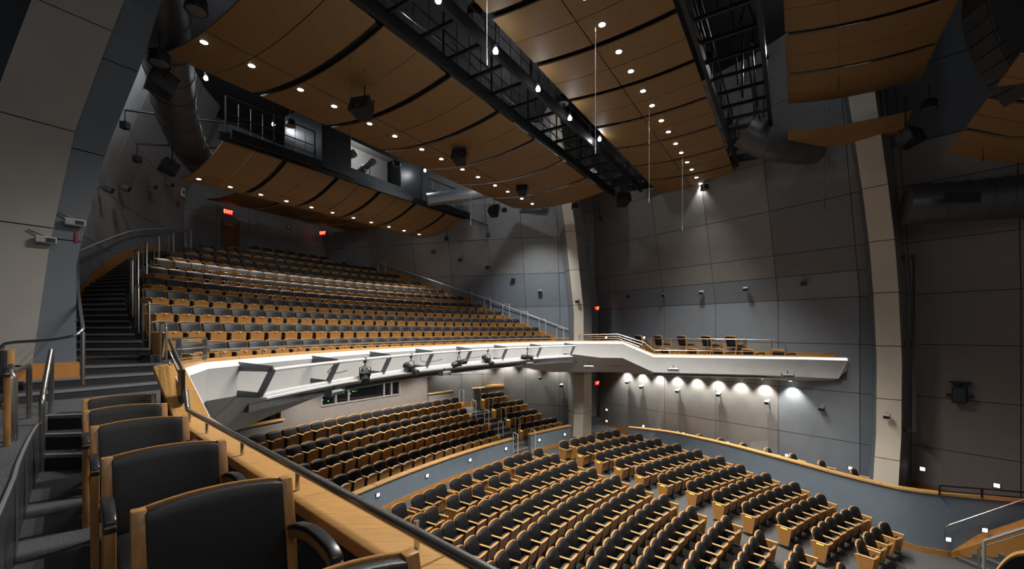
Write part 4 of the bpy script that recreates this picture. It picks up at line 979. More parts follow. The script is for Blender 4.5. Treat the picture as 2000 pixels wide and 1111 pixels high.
def on_line(p0, d, px_, py_):                     # point on a vertical plane through p0 along d that is seen at a pixel
    k = (px_ - 1000) / F; s = (k * p0.y - p0.x) / (d.x - k * d.y); q = p0 + d * s; return V((q.x, q.y, (HZ - py_) / F * q.y))
W2 = V((4.0, -2.56, 0)).normalized()
# catwalk between the two strips
def catwalk(label, P0, U, length, z, wdir, width, rail_h=1.15, pitch=1.95, chain=True, start=0, inner_rail=True):
    t = thing('catwalk', label, 'catwalk', P0 + U * length / 2 + UP * z)
    for off in (0, width):
        a = P0 + wdir * off; obj('beam', MB().obb(a + U * length / 2 + UP * (z + .12), U * length / 2, wdir * .05, UP * .14), M['black_metal'], t)
    for i in range(int(length / .9)):
        c = P0 + wdir * width / 2 + U * (i * .9 + .4) + UP * (z + .2); obj('cross_member', MB().obb(c, U * .03, wdir * width / 2, UP * .04), M['black_metal'], t)
    offs = (0, width) if inner_rail else (0,)
    for off in offs:
        a = P0 + wdir * off
        for h, r in ((rail_h, .024), (.62, .016), (.32, .012)): obj('handrail', MB().tube([a + UP * (z + .25 + h), a + U * length + UP * (z + .25 + h)], r, 6), M['dark_metal'], t, smooth=40)
        i = 0
        while i * pitch <= length + .01:
            b = a + U * (i * pitch) + UP * (z + .2); obj('post', MB().tube([b, b + UP * (rail_h + .05)], .028, 6), M['dark_metal'], t, smooth=40)
            for j in range(1, 4):
                if (i + j / 4) * pitch < length: 
                    b2 = a + U * ((i + j / 4) * pitch) + UP * (z + .2); obj('baluster', MB().tube([b2, b2 + UP * rail_h * .95], .010, 5), M['black_metal'], t)
            i += 1
        if chain and off == 0:
            for k in range(int(length / (2 * pitch))):
                pts = []
                for m_ in range(11):
                    u = m_ / 10; pts.append(a + U * (pitch * 2 * (k + u)) + wdir * -.05 + UP * (z + .95 - 3.2 * u * (1 - u) * .28 - .35 * u))
                obj('chain', MB().tube(pts, .014, 5), M['steel'], t)
    return t
F2 = V((-7.82 + 4.0, 9.52 - 2.56, 0)) + W2 * .08
cw = catwalk('long black catwalk with rails and hanging chains between two wooden ceiling strips', F2, U3(.545, .838), 15.6, 6.28, W2, 1.25)
for i in range(9):
    a = F2 + W2 * 1.25 + U3(.545, .838) * (i * 1.95) + UP * 6.4; obj('hanger', MB().tube([a, a + UP * 4], .035, 6), M['black_metal'], cw)
for dz, wo in ((2.4, 1.35), (2.65, .7), (2.9, 1.5), (3.2, .3)):
    a = F2 + W2 * wo + UP * (6.3 + dz); obj('conduit', MB().tube([a, a + U3(.545, .838) * 16], .05, 6), M['dark_metal'], cw, smooth=40)
W1 = V((2.25, -1.15, 0)).normalized()
F1 = V((-11.45 + 2.25, 14.75 - 1.15, 0)) + W1 * .06
catwalk('black catwalk beside the ribbed duct behind the low rear ceiling strip', F1 + U3(.5636, .826) * .1, U3(.5636, .826), 3.0, 6.08, W1, .3, chain=False, inner_rail=False, pitch=1.5)
catwalk('black catwalk beyond the spotlight booth behind the low rear ceiling strip', F1 + U3(.5636, .826) * 8.9, U3(.5636, .826), 3.4, 6.08, W1, .3, chain=False, inner_rail=False, pitch=1.7)
beam_ = obj('ceiling_beam', MB().obb(F1 + U3(.5636, .826) * 6.2 + UP * 6.16, U3(.5636, .826) * 6.3, W1 * .06, UP * .12), M['black_metal']); tag(beam_, 'long black beam along the upper edge of the low rear ceiling strip', 'beam')
# cross walk at the far end
cx0 = F2 + U3(.545, .838) * 15.3
catwalk('short black cross walk at the far end of the ceiling strips', cx0 + UP * 0, W2, 6.5, 6.7, U3(.545, .838), 1.2, pitch=1.6, chain=False)
catwalk('black cross walk near the far wall above the balcony', F1 + U3(.5636, .826) * 12.4, W1, 4.2, 6.2, U3(.5636, .826), 1.0, pitch=1.4, chain=False)
# dark rigging gallery between the stalls strip and the plain strip
F3 = V((-1.53 + 2.79, 7.39 - 1.79, 0)) + W2 * .12
cw3 = catwalk('crowded black rigging walk beside the stalls ceiling strip', F3, U3(.545, .838), 16.2, 6.75, W2, 1.3, chain=True, inner_rail=False)
for i in range(16):
    a = F3 + W2 * (.5 + .9 * random.random()) + U3(.545, .838) * (3 + i * .85) + UP * 6.9
    obj('rigging_pipe', MB().tube([a, a + V((random.uniform(-.5, .5), random.uniform(-.5, .5), random.uniform(1.5, 3.4)))], .03, 6), M['dark_metal'], cw3, smooth=40)
# work lamps hanging in the roof void
WL = [(856, 0), (968, 100), (1051, 174), (1113, 231), (1171, 272)]
def worklight(p, label, power):
    t = thing('work_lamp', label, 'work light', p, 0, 'bare work lights in the roof void')
    obj('bulb', MB().lathe(p, UP, [(-.06, .02), (-.04, .05), (0, .06), (.05, .04), (.08, .02)], 10), M['lamp_work'], t, smooth=60)
    obj('guard', MB().lathe(p + UP * .08, UP, [(0, .03), (.05, .05), (.10, .03)], 8), M['black_metal'], t)
    obj('stem', MB().tube([p + UP * .18, V((p.x, p.y, 10.4))], .012, 5), M['dark_metal'], t)
    point_light('work_lamp_glow', p, power, (.88, .94, 1.0), .07)
for i, (x, y) in enumerate(WL): worklight(on_line(F2 + W2 * 1.5, U3(.545, .838), x, y), 'bare work lamp above the long catwalk, %s in the line' % ORD[i], 10)
for (x, y, Y, lb) in ((402, 153, 13.0, 'bare work lamp beside the ribbed duct under the ceiling strip edge'), (534, 243, 17.2, 'bare work lamp on the rear catwalk near the ladder'), (830, 333, 20.2, 'bare work lamp beyond the spotlight booth')): worklight(P(x, y, Y), lb, 75)

worklight(V((-9.75, 12.4, 8.1)), 'bare work lamp added unseen behind the ribbed duct', 450)  # unseen lamp added to brighten the leaning wall
worklight(V((-.4, 19.2, 7.4)), 'bare work lamp assumed unseen above the far end of the largest ceiling strip', 330)  # lamp assumed from streaks of light on the far leaning wall, itself unseen
spot_light('assumed_wall_beam', V((.9, 18.4, 5.35)), RW.pt(12.3 + 1.3, .9), 650, 66, .9, (.93, .97, 1), .08)  # assumed spot with no fixture built, added to light the far leaning wall
worklight(V((8.2, 12.7, 8.5)), 'bare work lamp assumed unseen above the plain wooden strip near the duct elbow', 90)  # hidden lamp assumed from the bluish light on the wall behind the strip
# spotlight booth with two follow spots behind its opening
bA = V((-7.1, 16.3, 0)); bU = U3(.51, .86); bN = V((bU.y, -bU.x, 0))
bp_ = lambda s, z, off=0: V((bA.x, bA.y, z)) + bU * s + bN * off
bt = thing('spotlight_booth', 'black projection booth with a lit opening hung between ceiling strips', 'booth', bp_(2.5, 6.2))
s0, s1, z0_, z1_ = 1.19, 3.95, 6.6, 7.75
for (a, b, c, d) in ((-.1, s0, 6.2, 8.7), (s1, 5.35, 6.2, 8.7), (s0, s1, 6.2, z0_), (s0, s1, z1_, 8.7)):
    obj('front_panel', MB().hexa([bp_(a, c), bp_(b, c), bp_(b, c, -.06), bp_(a, c, -.06)], [bp_(a, d), bp_(b, d), bp_(b, d, -.06), bp_(a, d, -.06)]), M['black_metal'], bt)
for a in (-.1, 5.3): obj('side_panel', MB().hexa([bp_(a, 6.2), bp_(a + .05, 6.2), bp_(a + .05, 6.2, -2.4), bp_(a, 6.2, -2.4)], [bp_(a, 8.7), bp_(a + .05, 8.7), bp_(a + .05, 8.7, -2.4), bp_(a, 8.7, -2.4)]), M['black_metal'], bt)
obj('room_lining', MB().hexa([bp_(.1, 6.3, -2.2), bp_(5.2, 6.3, -2.2), bp_(5.2, 6.3, -2.25), bp_(.1, 6.3, -2.25)], [bp_(.1, 8.7, -2.2), bp_(5.2, 8.7, -2.2), bp_(5.2, 8.7, -2.25), bp_(.1, 8.7, -2.25)]), M['grey_interior'], bt, label='pale grey back wall inside')
obj('room_lining', MB().hexa([bp_(.1, 8.6, -.06), bp_(5.2, 8.6, -.06), bp_(5.2, 8.6, -2.2), bp_(.1, 8.6, -2.2)], [bp_(.1, 8.65, -.06), bp_(5.2, 8.65, -.06), bp_(5.2, 8.65, -2.2), bp_(.1, 8.65, -2.2)]), M['grey_interior'], bt)
obj('room_floor', MB().hexa([bp_(.1, 6.3, -.06), bp_(5.2, 6.3, -.06), bp_(5.2, 6.3, -2.2), bp_(.1, 6.3, -2.2)], [bp_(.1, 6.35, -.06), bp_(5.2, 6.35, -.06), bp_(5.2, 6.35, -2.2), bp_(.1, 6.35, -2.2)]), M['black'], bt)
point_light('booth_light', bp_(2.8, 8.3, -.8), 34, (1, .97, .92), .2)
for i, (s_, ln) in enumerate(((1.45, 'grey follow spot half hidden at the edge of the booth opening'), (2.45, 'grey follow spot in the middle of the lit booth opening'))):
    c = bp_(s_, 7.15, -.55); t = thing('follow_spot', ln, 'spotlight', bp_(s_, 6.35, -.6))
    ax = (bN * .9 + UP * .42 + bU * .1).normalized()
    obj('barrel', MB().lathe(c - ax * .45, ax, [(0, .10), (.02, .15), (.35, .16), (.38, .12), (.7, .12), (.74, .155), (.92, .155), (.93, .13)], 14), M['fixture_silver'], t, smooth=40)
    obj('lens', MB().lathe(c + ax * .475, ax, [(0, .125), (.012, .11)], 14), M['glass'], t)
    obj('yoke', MB().tube([c + bU * .18, c + bU * .18 - UP * .25, c - UP * .34, c - bU * .18 - UP * .25, c - bU * .18], .018, 6), M['black_metal'], t)
    obj('stand', MB().tube([c - UP * .34, bp_(s_, 6.36, -.55)], .03, 8), M['black_metal'], t)

# ------------------------------------------------------------------ ducts
def duct(name, label, path, r, ribs, m='duct', step=.12):
    t = thing(name, label, 'duct', path[len(path) // 2])
    path = resample([V(p) for p in path], max(10, ribs)); rads = [r * (1 if i % 2 else .985) for i in range(len(path))]
    obj('duct_shell', MB().tube(path, rads, 20), M[m], t, smooth=60)
    for i in range(0, len(path) - 1, 3):
        d = (path[i + 1] - path[i]).normalized(); obj('seam_ring', MB().tube([path[i] - d * .02, path[i] + d * .02], r * 1.025, 20), M[m], t, smooth=60)
    return t
duct('air_duct', 'ribbed grey air duct running up behind the hung ceiling strips by the leaning wall', smooth_poly([P(300, -60, 8.6), P(322, 60, 9.6), P(332, 150, 11.0), P(345, 225, 12.8), P(368, 285, 14.8), P(398, 325, 17.0)], 2), .52, 34)
duct('air_duct', 'silver air duct lit beyond the spotlight booth', [P(835, 390, 20.2), P(905, 381, 20.6), P(950, 374, 20.9)], .30, 14, 'duct_silver')
duct('air_duct', 'pale duct elbow near the far cross walk', [P(1160, 345, 19.6), P(1200, 338, 20.2), P(1246, 332, 20.8)], .36, 10, 'duct_silver')
duct('air_duct', 'fat grey duct elbow turning down beside the rigging walk', smooth_poly([P(1455, 258, 14.4), P(1485, 276, 14.3), P(1530, 288, 14.5), P(1590, 292, 14.8)], 2), .50, 12, 'duct')
d4 = duct('air_duct', 'long horizontal grey duct with a slot grille at the stage side', [P(1772, 400, 13.4), P(1900, 392, 12.7), P(2060, 378, 12.0)], .60, 22, 'duct')
obj('slot_grille', MB().obb(P(1880, 385, 12.15), P(1915, 385, 12.15) - P(1880, 385, 12.15), V((0, .02, 0)), UP * .13), M['black'], d4)

# ------------------------------------------------------------------ loudspeakers hung from the ceiling
def box_speaker(p, w, d, h, rot, tilt, label, hang=1.0):
    t = thing('loudspeaker', label, 'loudspeaker', p)
    Rm = Matrix.Rotation(rot, 3, 'Z') @ Matrix.Rotation(tilt, 3, 'X')
    X, Yv, Z = Rm @ V((1, 0, 0)), Rm @ V((0, 1, 0)), Rm @ V((0, 0, 1))
    b = [p - X * w / 2 - Yv * d / 2, p + X * w / 2 - Yv * d / 2, p + X * w * .3 + Yv * d / 2, p - X * w * .3 + Yv * d / 2]
    obj('cabinet', MB().hexa([q - Z * h / 2 for q in b], [q + Z * h / 2 for q in b]), M['black_metal'], t, bevel=.015, seg=2)
    f = p - Yv * (d / 2 + .006)
    obj('grille', MB().obb(f, X * w * .46, Yv * .006, Z * h * .45), M['black'], t)
    for s in (-1, 1): obj('port', MB().obb(f - Yv * .007 + X * s * w * .05 - Z * h * .3, X * w * .025, Yv * .004, Z * h * .08), M['speaker_dark'], t)
    obj('yoke', MB().tube([p + X * (w * .52), p + X * (w * .52) + Z * h * .55, p - X * (w * .52) + Z * h * .55, p - X * (w * .52)], .016, 6), M['black_metal'], t)
    obj('drop_rod', MB().tube([p + Z * h * .55, p + Z * h * .55 + UP * hang], .02, 6), M['black_metal'], t)
    return t
def can_speaker(p, r, h, label, hang=.5):
    t = thing('can_speaker', label, 'loudspeaker', p)
    obj('can', MB().lathe(p, -UP, [(-.02, r * .9), (0, r), (h * .8, r), (h * .82, r * 1.08), (h, r * 1.08)], 18), M['black_metal'], t, smooth=40)
    obj('cone', MB().lathe(p - UP * h, -UP, [(0, r * .9), (.008, r * .8), (.004, r * .3)], 16), M['speaker_dark'], t, smooth=40)
    obj('drop_rod', MB().tube([p, p + UP * hang], .012, 6), M['black_metal'], t)
    return t
for (x, y, Y, w_, rot, lb, hg) in [(318, 163, 9.9, .62, -.75, 'large black loudspeaker on a pipe beside the ribbed duct', .4), (331, 327, 13.4, .52, -.65, 'black loudspeaker hanging at the end of the low rear ceiling strip', .5),
        (709, 213, 10.4, .52, -.25, 'black loudspeaker under the second bay gap of the largest ceiling strip', .6), (899, 308, 14.0, .50, -.2, 'black loudspeaker under the middle of the largest ceiling strip', .6), (1020, 371, 17.6, .47, -.15, 'black loudspeaker near the far end of the largest ceiling strip', .6),
        (965, 412, 20.6, .58, -.1, 'dark loudspeaker above the far balcony stairs', 5.0), (1216, 390, 19.2, .62, .1, 'dark loudspeaker below the far cross walk', .9), (1775, 270, 11.8, .55, .3, 'black loudspeaker beside the single narrow wooden ceiling panel', 1.0)]:
    box_speaker(P(x, y, Y), w_, w_ * .8, w_ * .72, rot, -.35, lb, hg)
for (x, y, Y, r, lb) in [(383, 0, 7.6, .17, 'black can speaker at the top of the frame by the near ceiling strip'), (311, 104, 9.2, .19, 'black can speaker above the large loudspeaker by the duct'), (727, 184, 11.2, .15, 'black can speaker hung beside the second-bay loudspeaker'), (917, 288, 14.6, .15, 'black can speaker hung beside the middle loudspeaker'),
        (1040, 352, 18.0, .16, 'black can speaker hung beside the far loudspeaker'), (927, 18, 9.6, .17, 'black can speaker between the two catwalk-side strips'), (1100, 190, 12.8, .17, 'black can speaker below the line of work lamps'), (1262, 336, 18.8, .16, 'black can speaker near the far end of the stalls strip'),
        (1383, 108, 11.2, .15, 'black can speaker at the rigging walk, upper one'), (1430, 235, 14.5, .16, 'black can speaker at the rigging walk, lower one'), (1376, 362, 18.5, .17, 'black can speaker below the end of the stalls strip'), (1123, 400, 20.2, .16, 'black can speaker in front of the far pale pilaster'), (1170, 425, 21.0, .14, 'small black can speaker on a wire before the gallery wall'), (1815, 198, 11.5, .17, 'black can speaker hanging above the narrow wooden panel'),
        (567, 236, 14.0, .15, 'black can speaker under the largest strip near the booth'), (775, 318, 18.0, .15, 'black can speaker at the corner of the booth opening'), (985, 408, 20.4, .12, 'tiny black can speaker beside the dark balcony loudspeaker')]:
    can_speaker(P(x, y, Y), r, r * 1.15, lb, .5)
# small hung side speakers on long arms over the near stairs
for i, (x, y, Y, xe, ye) in enumerate([(244, 243, 12.2, 480, 285), (268, 309, 13.6, 440, 330), (712 / 3.704 * 0 + 872, 465, 23.4, 860, 440), (953, 458, 22.8, 905, 428)]):
    p = P(x, y, Y); t = thing('pendant_speaker', ['small square speaker on the upper long arm over the near stairs', 'small square speaker on the lower long arm over the near stairs', 'small black speaker under the tip of the low rear strip', 'small black speaker on an arm before the far leaning wall'][i], 'loudspeaker', p)
    obj('cabinet', MB().box(p.x - .10, p.x + .10, p.y - .08, p.y + .08, p.z - .13, p.z + .07), M['black'], t, bevel=.01, seg=1)
    tp = P(x, y - (28 if i < 2 else 18), Y)
    obj('rod', MB().tube([p + UP * .07, tp], .015, 6), M['black_metal'], t); obj('arm', MB().tube([tp, P(xe, ye - 40 if i < 2 else ye - 5, Y + (2.2 if i < 2 else .4))], .028, 6), M['black_metal'], t)
# the big line array at the stage side
la = thing('line_array', 'huge curved black loudspeaker stack at the upper stage corner', 'loudspeaker', P(1990, 40, 8.5))
pts = [P(1935, -60, 8.2), P(1928, 0, 8.2), P(1940, 50, 8.25), P(1958, 95, 8.3), P(1985, 140, 8.35), P(2020, 180, 8.4)]
pts = resample(smooth_poly(pts, 2), 9)
for a, b in zip(pts, pts[1:]):
    d = (b - a); n_ = V((-d.z, 0, d.x)).normalized(); 
    if n_.x < 0: n_ = -n_
    obj('cabinet', MB().hexa([a, a + n_ * .75, a + n_ * .75 + V((.1, .6, 0)), a + V((.1, .6, 0))], [b - d * .04, b + n_ * .72 - d * .04, b + n_ * .72 + V((.1, .6, 0)) - d * .04, b + V((.1, .6, 0)) - d * .04]), M['black'], la, bevel=.01, seg=1)
    obj('grille', MB().hexa([a - n_ * .004 + V((0, .03, 0)), a + V((.09, .56, 0)) - n_ * .004, a + V((.09, .56, 0)), a + V((0, .03, 0))], [b - d * .06 - n_ * .004 + V((0, .03, 0)), b - d * .06 + V((.09, .56, 0)) - n_ * .004, b - d * .06 + V((.09, .56, 0)), b - d * .06 + V((0, .03, 0))]), M['black'], la)
# hanging microphone lines
for i, (x, y0, y1, Y) in enumerate([(951, -5, 128, 7.5), (1163, 90, 300, 9.0), (1268, 170, 396, 11.5), (1333, 300, 450, 13.5), (1920, 240, 315, 10.8), (1620, 120, 322, 11.0), (1611, 180, 408, 12.5), (1638, 0, 175, 8.5), (685, 20, 272, 9.0), (919, 260, 440, 12.5), (1064, 330, 440, 17.5)]):
    x_off = 0
    a, b = P(x, y0, Y), P(x, y1, Y); t = thing('hanging_cable', 'thin cable with a small microphone hanging from the roof, %s of the set counted across' % ORD[i], 'cable', b, 0, 'hanging microphone cables')
    obj('wire', MB().tube([a + UP * .5, b], (.003 if i in (0, 1, 2, 3, 9) else .0022), 5), M['bracket_grey' if i in (0, 1, 2, 3, 9) else 'black_metal'], t); obj('microphone', MB().lathe(b, UP, [(0, .012), (.10, .014), (.11, .008), (.22, .008), (.30, .005)], 8), M['bracket_grey' if i in (0, 1, 2, 3, 9) else 'black_metal'], t)

# ------------------------------------------------------------------ lighting bar on the balcony front
PX = 17.22; bar = thing('lighting_bar', 'long curved silver lighting bar with two pipes bracketed off the white balcony front', 'lighting bar', arc(CB, 17.4, 150, -1.0))
def th_px(px_, r, C=CB):
    lo = None; k = (px_ - 1000) / F
    best = None
    for i in range(2401):
        t = 110 + 70 * i / 2400; p = arc(C, r, t, 0); e = abs(p.x - k * p.y)
        if p.y > 1 and (best is None or e < best[0]): best = (e, t)
    return best[1]
ta, tz = th_px(533, PX), th_px(1122, PX)
zt_ = lambda t: -.60; zl_ = lambda t: -1.0
for r, z, rad in ((PX, -.60, .032), (PX + .22, -1.0, .032)):
    obj('pipe', MB().tube([arc(CB, r, ta + (tz - ta) * i / 40, z) for i in range(41)], rad, 8), M['pipe_silver'], bar, smooth=40)
obj('cable_tray', MB().slab(lambda u, v: arc(CB, PX + .10 + .16 * v, ta + (tz - ta) * u, -1.06), 40, 1, (0, 0, .03)), M['pipe_silver'], bar)
for x in (533, 660, 762, 845, 920, 990, 1057, 1122):
    t = th_px(x, PX); d = V((math.cos(R(t)), math.sin(R(t)), 0)); q = V((-d.y, d.x, 0)) * .014
    A, B_, C_, D_ = arc(CB, 17.88, t, -.55), arc(CB, PX, t, -.585), arc(CB, PX + .22, t, -1.0), arc(CB, 17.86, t, -.985)
    mb = MB()
    for a, b, w0_, w1_ in ((A, B_, .075, .045), (B_, C_, .05, .05), (C_, D_, .04, .055)):
        l = (b - a).normalized(); n_ = l.cross(q.normalized())
        mb.hexa([a - n_ * w0_ - q, b - n_ * w1_ - q, b - n_ * w1_ + q, a - n_ * w0_ + q], [a + n_ * w0_ - q, b + n_ * w1_ - q, b + n_ * w1_ + q, a + n_ * w0_ + q])
    obj('bracket', mb, M['bracket_grey'], bar)
def ellipsoidal(px_, zp_, label, yaw, pitch):
    t = th_px(px_, PX); top = arc(CB, PX, t, -.60); T = thing('stage_spotlight', label, 'spotlight', top, 0, 'stage spotlights on the bar')
    obj('clamp', MB().obb(top - UP * .02, V((.03, 0, 0)), V((0, .03, 0)), UP * .06), M['black'], T, bevel=.008, seg=1)
    c = top - UP * .36; ax = V((math.cos(yaw) * math.cos(pitch), math.sin(yaw) * math.cos(pitch), math.sin(pitch))); sx = ax.cross(UP).normalized()
    obj('yoke', MB().tube([c + sx * .11, c + sx * .11 + UP * .18, c + UP * .22, c - sx * .11 + UP * .18, c - sx * .11], .011, 6), M['black_metal'], T)
    obj('stem', MB().tube([top - UP * .06, c + UP * .22], .012, 6), M['black_metal'], T)
    obj('barrel', MB().lathe(c - ax * .24, ax, [(0, .05), (.02, .085), (.16, .095), (.2, .07), (.34, .068), (.36, .08), (.46, .085)], 12), M['black_metal'], T, smooth=40)
    obj('gate', MB().obb(c + ax * .0, ax * .03, sx * .10, ax.cross(sx) * .085), M['black'], T)
    obj('lens', MB().lathe(c + ax * .215, ax, [(0, .065), (.01, .05)], 12), M['glass'], T)
for i, (x, yw, pt_) in enumerate([(713, -1.2, -.5), (803, -.5, -.45), (897, .55, .25), (953, -.6, -.55), (1030, -.15, -.1)]): ellipsoidal(x, 0, 'black stage spotlight hanging from the balcony bar, %s from its bracketed end' % ORD[i], yw, pt_)
def wash_box(p, axr, label, scale=1.0, group=None):
    T = thing('wash_light', label, 'floodlight', p, 0, group); a = V((math.cos(axr), math.sin(axr), 0)); n_ = V((a.y, -a.x, 0)) 
    if n_.y > 0: n_ = -n_
    w_, s = .19 * scale, scale
    sec = [n_ * .02 * s + UP * .06 * s, n_ * .10 * s + UP * .02 * s, n_ * .10 * s - UP * .05 * s, -n_ * .04 * s - UP * .07 * s, -n_ * .06 * s + UP * .04 * s]
    obj('housing', MB().hexa([p - a * w_ + q for q in sec], [p + a * w_ + q for q in sec]), M['fixture_silver'], T, bevel=.006, seg=1)
    obj('lens', MB().obb(p + n_ * .102 * s - UP * .015 * s, a * w_ * .9, n_ * .003, UP * .028 * s), M['glass'], T)
    obj('hook', MB().tube([p + UP * .06 * s, p + UP * .17 * s], .014, 6), M['black_metal'], T)
    for s_ in (-1, 1): obj('end_cheek', MB().obb(p + a * w_ * s_ * 1.03 + n_ * .02 * s, a * .006, n_ * .085 * s, UP * .075 * s), M['bracket_grey'], T)
for i, x in enumerate((652, 868, 1031)):
    t = th_px(x, PX + .22); wash_box(arc(CB, PX + .22, t, -1.22), R(t + 90), 'silver wash light under the lower pipe of the balcony bar, %s along' % ORD[i], 1.0, 'wash lights under the bar')
for i, x in enumerate((690 / 1.0 - 0 + -148, 664, 746, 800, 920, 1012, 1080)):
    t = th_px((542, 664, 746, 800, 903, 1008, 1079)[i], 17.86); b = arc(CB, 17.86, t, -.70); d = V((math.cos(R(t)), math.sin(R(t)), 0)); a = V((-d.y, d.x, 0))
    o = obj('outlet_plate', MB().obb(b - d * .01, a * .17, d * .012, UP * .045), M['black_metal']); tag(o, 'small dark outlet plate on the white balcony front, %s from the near end' % ORD[i], 'outlet', 'outlet plates on the balcony front')
for i, (x0, x1) in enumerate(((664, 690), (830, 872), (925, 950))):
    t0, t1 = th_px(x0, PX), th_px(x1, PX); pts = []
    for j in range(11):
        u = j / 10; pts.append(arc(CB, 17.35 + .3 * math.sin(u * 3.1), t0 + (t1 - t0) * u, -.66 - .25 * 4 * u * (1 - u) * .5 - .15 * u))
    o = obj('loose_cable', MB().tube(pts, .008, 5), M['black'], smooth=40); tag(o, 'thin black cable looping below the lighting bar, %s from the near end' % ORD[i], 'cable', 'cables on the lighting bar')
# fittings on the far gallery front
gl0, gl1 = V((5.95, 18.05, 0)), V((11.30, 16.55, 0))
for i, (x, y) in enumerate(((1150, 716), (1315, 721), (1538, 733))):
    if i == 0: t_ = th_px(x, 17.6); p = arc(CB, 17.6, 127.3, 0); p = V((2.78, 18.2, -1.52)) if False else P(x, y, 18.2)
    else: p = on_line(gl0 + V((-.05, -.22, 0)), (gl1 - gl0).normalized(), x, y)
    wash_box(p, R(-15), 'grey floodlight bracketed on the white far gallery front, %s along' % ORD[i], 1.05, 'floodlights on the far gallery front')
for (x0, x1, y0, y1, Y, lb) in ((1461, 1498, 661, 679, 18.6, 'clear acrylic panel standing at the end of the far gallery chairs'), (1466, 1500, 862, 882, 17.6, 'clear acrylic panel behind the curved wall of the side box')):
    a, b = P(x0, y1, Y + .4), P(x1, y1, Y - .4); o = obj('acrylic_panel', MB().prism([a, b, b + V((.01, .01, 0)), a + V((.01, .01, 0))], (0, 0, (y1 - y0) / F * Y)), M['acrylic']); tag(o, lb, 'panel')
# ------------------------------------------------------------------ small wall loudspeakers
def wall_speaker(Wl, px_, py_, label, s=1.0, m='speaker_grey'):
    t_, Z = Wl.hit(px_, py_, .15 * s); p0 = Wl.pt(t_, Z, .0); n_ = Wl.normal(t_); c = p0 + n_ * .17 * s; a = V((-n_.y, n_.x, 0))
    T = thing('wall_speaker', label, 'wall speaker', p0, 0, 'small wall speakers')
    obj('wall_plate', MB().obb(p0 + n_ * .008 + UP * .05, a * .045 * s, n_ * .008, UP * .06 * s), M['speaker_grey'], T)
    obj('swivel', MB().tube([p0 + UP * .05, c], .02 * s, 6), M['bracket_grey'], T)
    d = (n_ - UP * .45).normalized(); u_ = a.cross(d)
    obj('cabinet', MB().obb(c + d * .02, a * .10 * s, d * .08 * s, u_ * .075 * s), M[m], T, bevel=.015 * s, seg=1)
    obj('grille', MB().obb(c + d * .103 * s, a * .085 * s, d * .004, u_ * .06 * s), M['black'], T)
WS = [(WR, 1228, 578, 'm'), (WR, 1297, 576, 'm'), (WR, 1371, 571, 'm'), (WR, 1457, 564, 'm'), (WR, 1570, 553, 'm')]
for i, (Wl, x, y, _) in enumerate(WS): wall_speaker(Wl, x, y, 'small grey speaker high on the gallery wall above the armchairs, %s from the exit' % ORD[i], 1.0, 'speaker_grey' if i in (2, 3) else 'speaker_dark')
for i, (x, y) in enumerate(((1226, 746), (1253, 755), (1324, 763), (1404, 770), (1499, 785), (1605, 797))): wall_speaker(WR, x, y, 'small speaker below the far gallery in the scalloped light, %s from the exit' % ORD[i], .95, 'speaker_grey' if i < 5 else 'speaker_dark')
for i, (x, y) in enumerate(((847, 492), (900, 507), (953, 522), (1003, 545), (1055, 569))): wall_speaker(RW, x, y, 'small speaker on the leaning wall above the far stairs, %s going down' % ORD[i], 1.1, 'speaker_grey' if i == 4 else 'speaker_dark')
wall_speaker(RW, 1097, 752, 'small pale speaker under the balcony beside the far pilaster', 1.0); wall_speaker(RW, 1055, 738, 'small dark speaker under the balcony on the rear wall', .8, 'speaker_dark')
for i, (x, y) in enumerate(((208, 368), (242, 366), (296, 362), (329, 359))): wall_speaker(LW, x, y, 'small dark box speaker on the leaning wall over the near stairs, %s going in' % ORD[i], 1.25, 'speaker_dark')
PB = LeanWall([pl(1712, 14.75), pl(1762, 14.25)], lambda Z, t: 0, inside=(0, 8))
PA = LeanWall([pl(1120.5, 22.0), pl(1140, 21.75)], lambda Z, t: 0, inside=(0, 8))
wall_speaker(PB, 1725, 541, 'small dark speaker high on the stage-side pale pilaster', .9, 'speaker_dark'); wall_speaker(PB, 1732, 812, 'small grey speaker low on the stage-side pale pilaster', .9, 'speaker_grey'); wall_speaker(PA, 1128, 588, 'small speaker on the far pale pilaster above the balcony', 1.0, 'speaker_dark')
lp1 = LPT(-.47, 2.15, .18); 
for (p, lb, s) in ((LPT(-.05, 2.45, .06), 'grey sensor box on the slate face of the near pilaster', .8), (LPT(-.52, 1.96, .2), 'grey sensor box low at the pale edge of the near pilaster', .75)):
    T = thing('sensor_box', lb, 'sensor', p); obj('housing', MB().obb(p + FWD * .05, BX * .16 * s, FWD * .04, UP * .07 * s), M['speaker_grey'], T, bevel=.012, seg=1); obj('eye', MB().obb(p + FWD * .095 + BX * .05, BX * .05, FWD * .004, UP * .03), M['black'], T)
    obj('arm', MB().tube([p + FWD * .02 + UP * .06, p - BX * .18 + UP * .14], .012, 6), M['bracket_grey'], T)
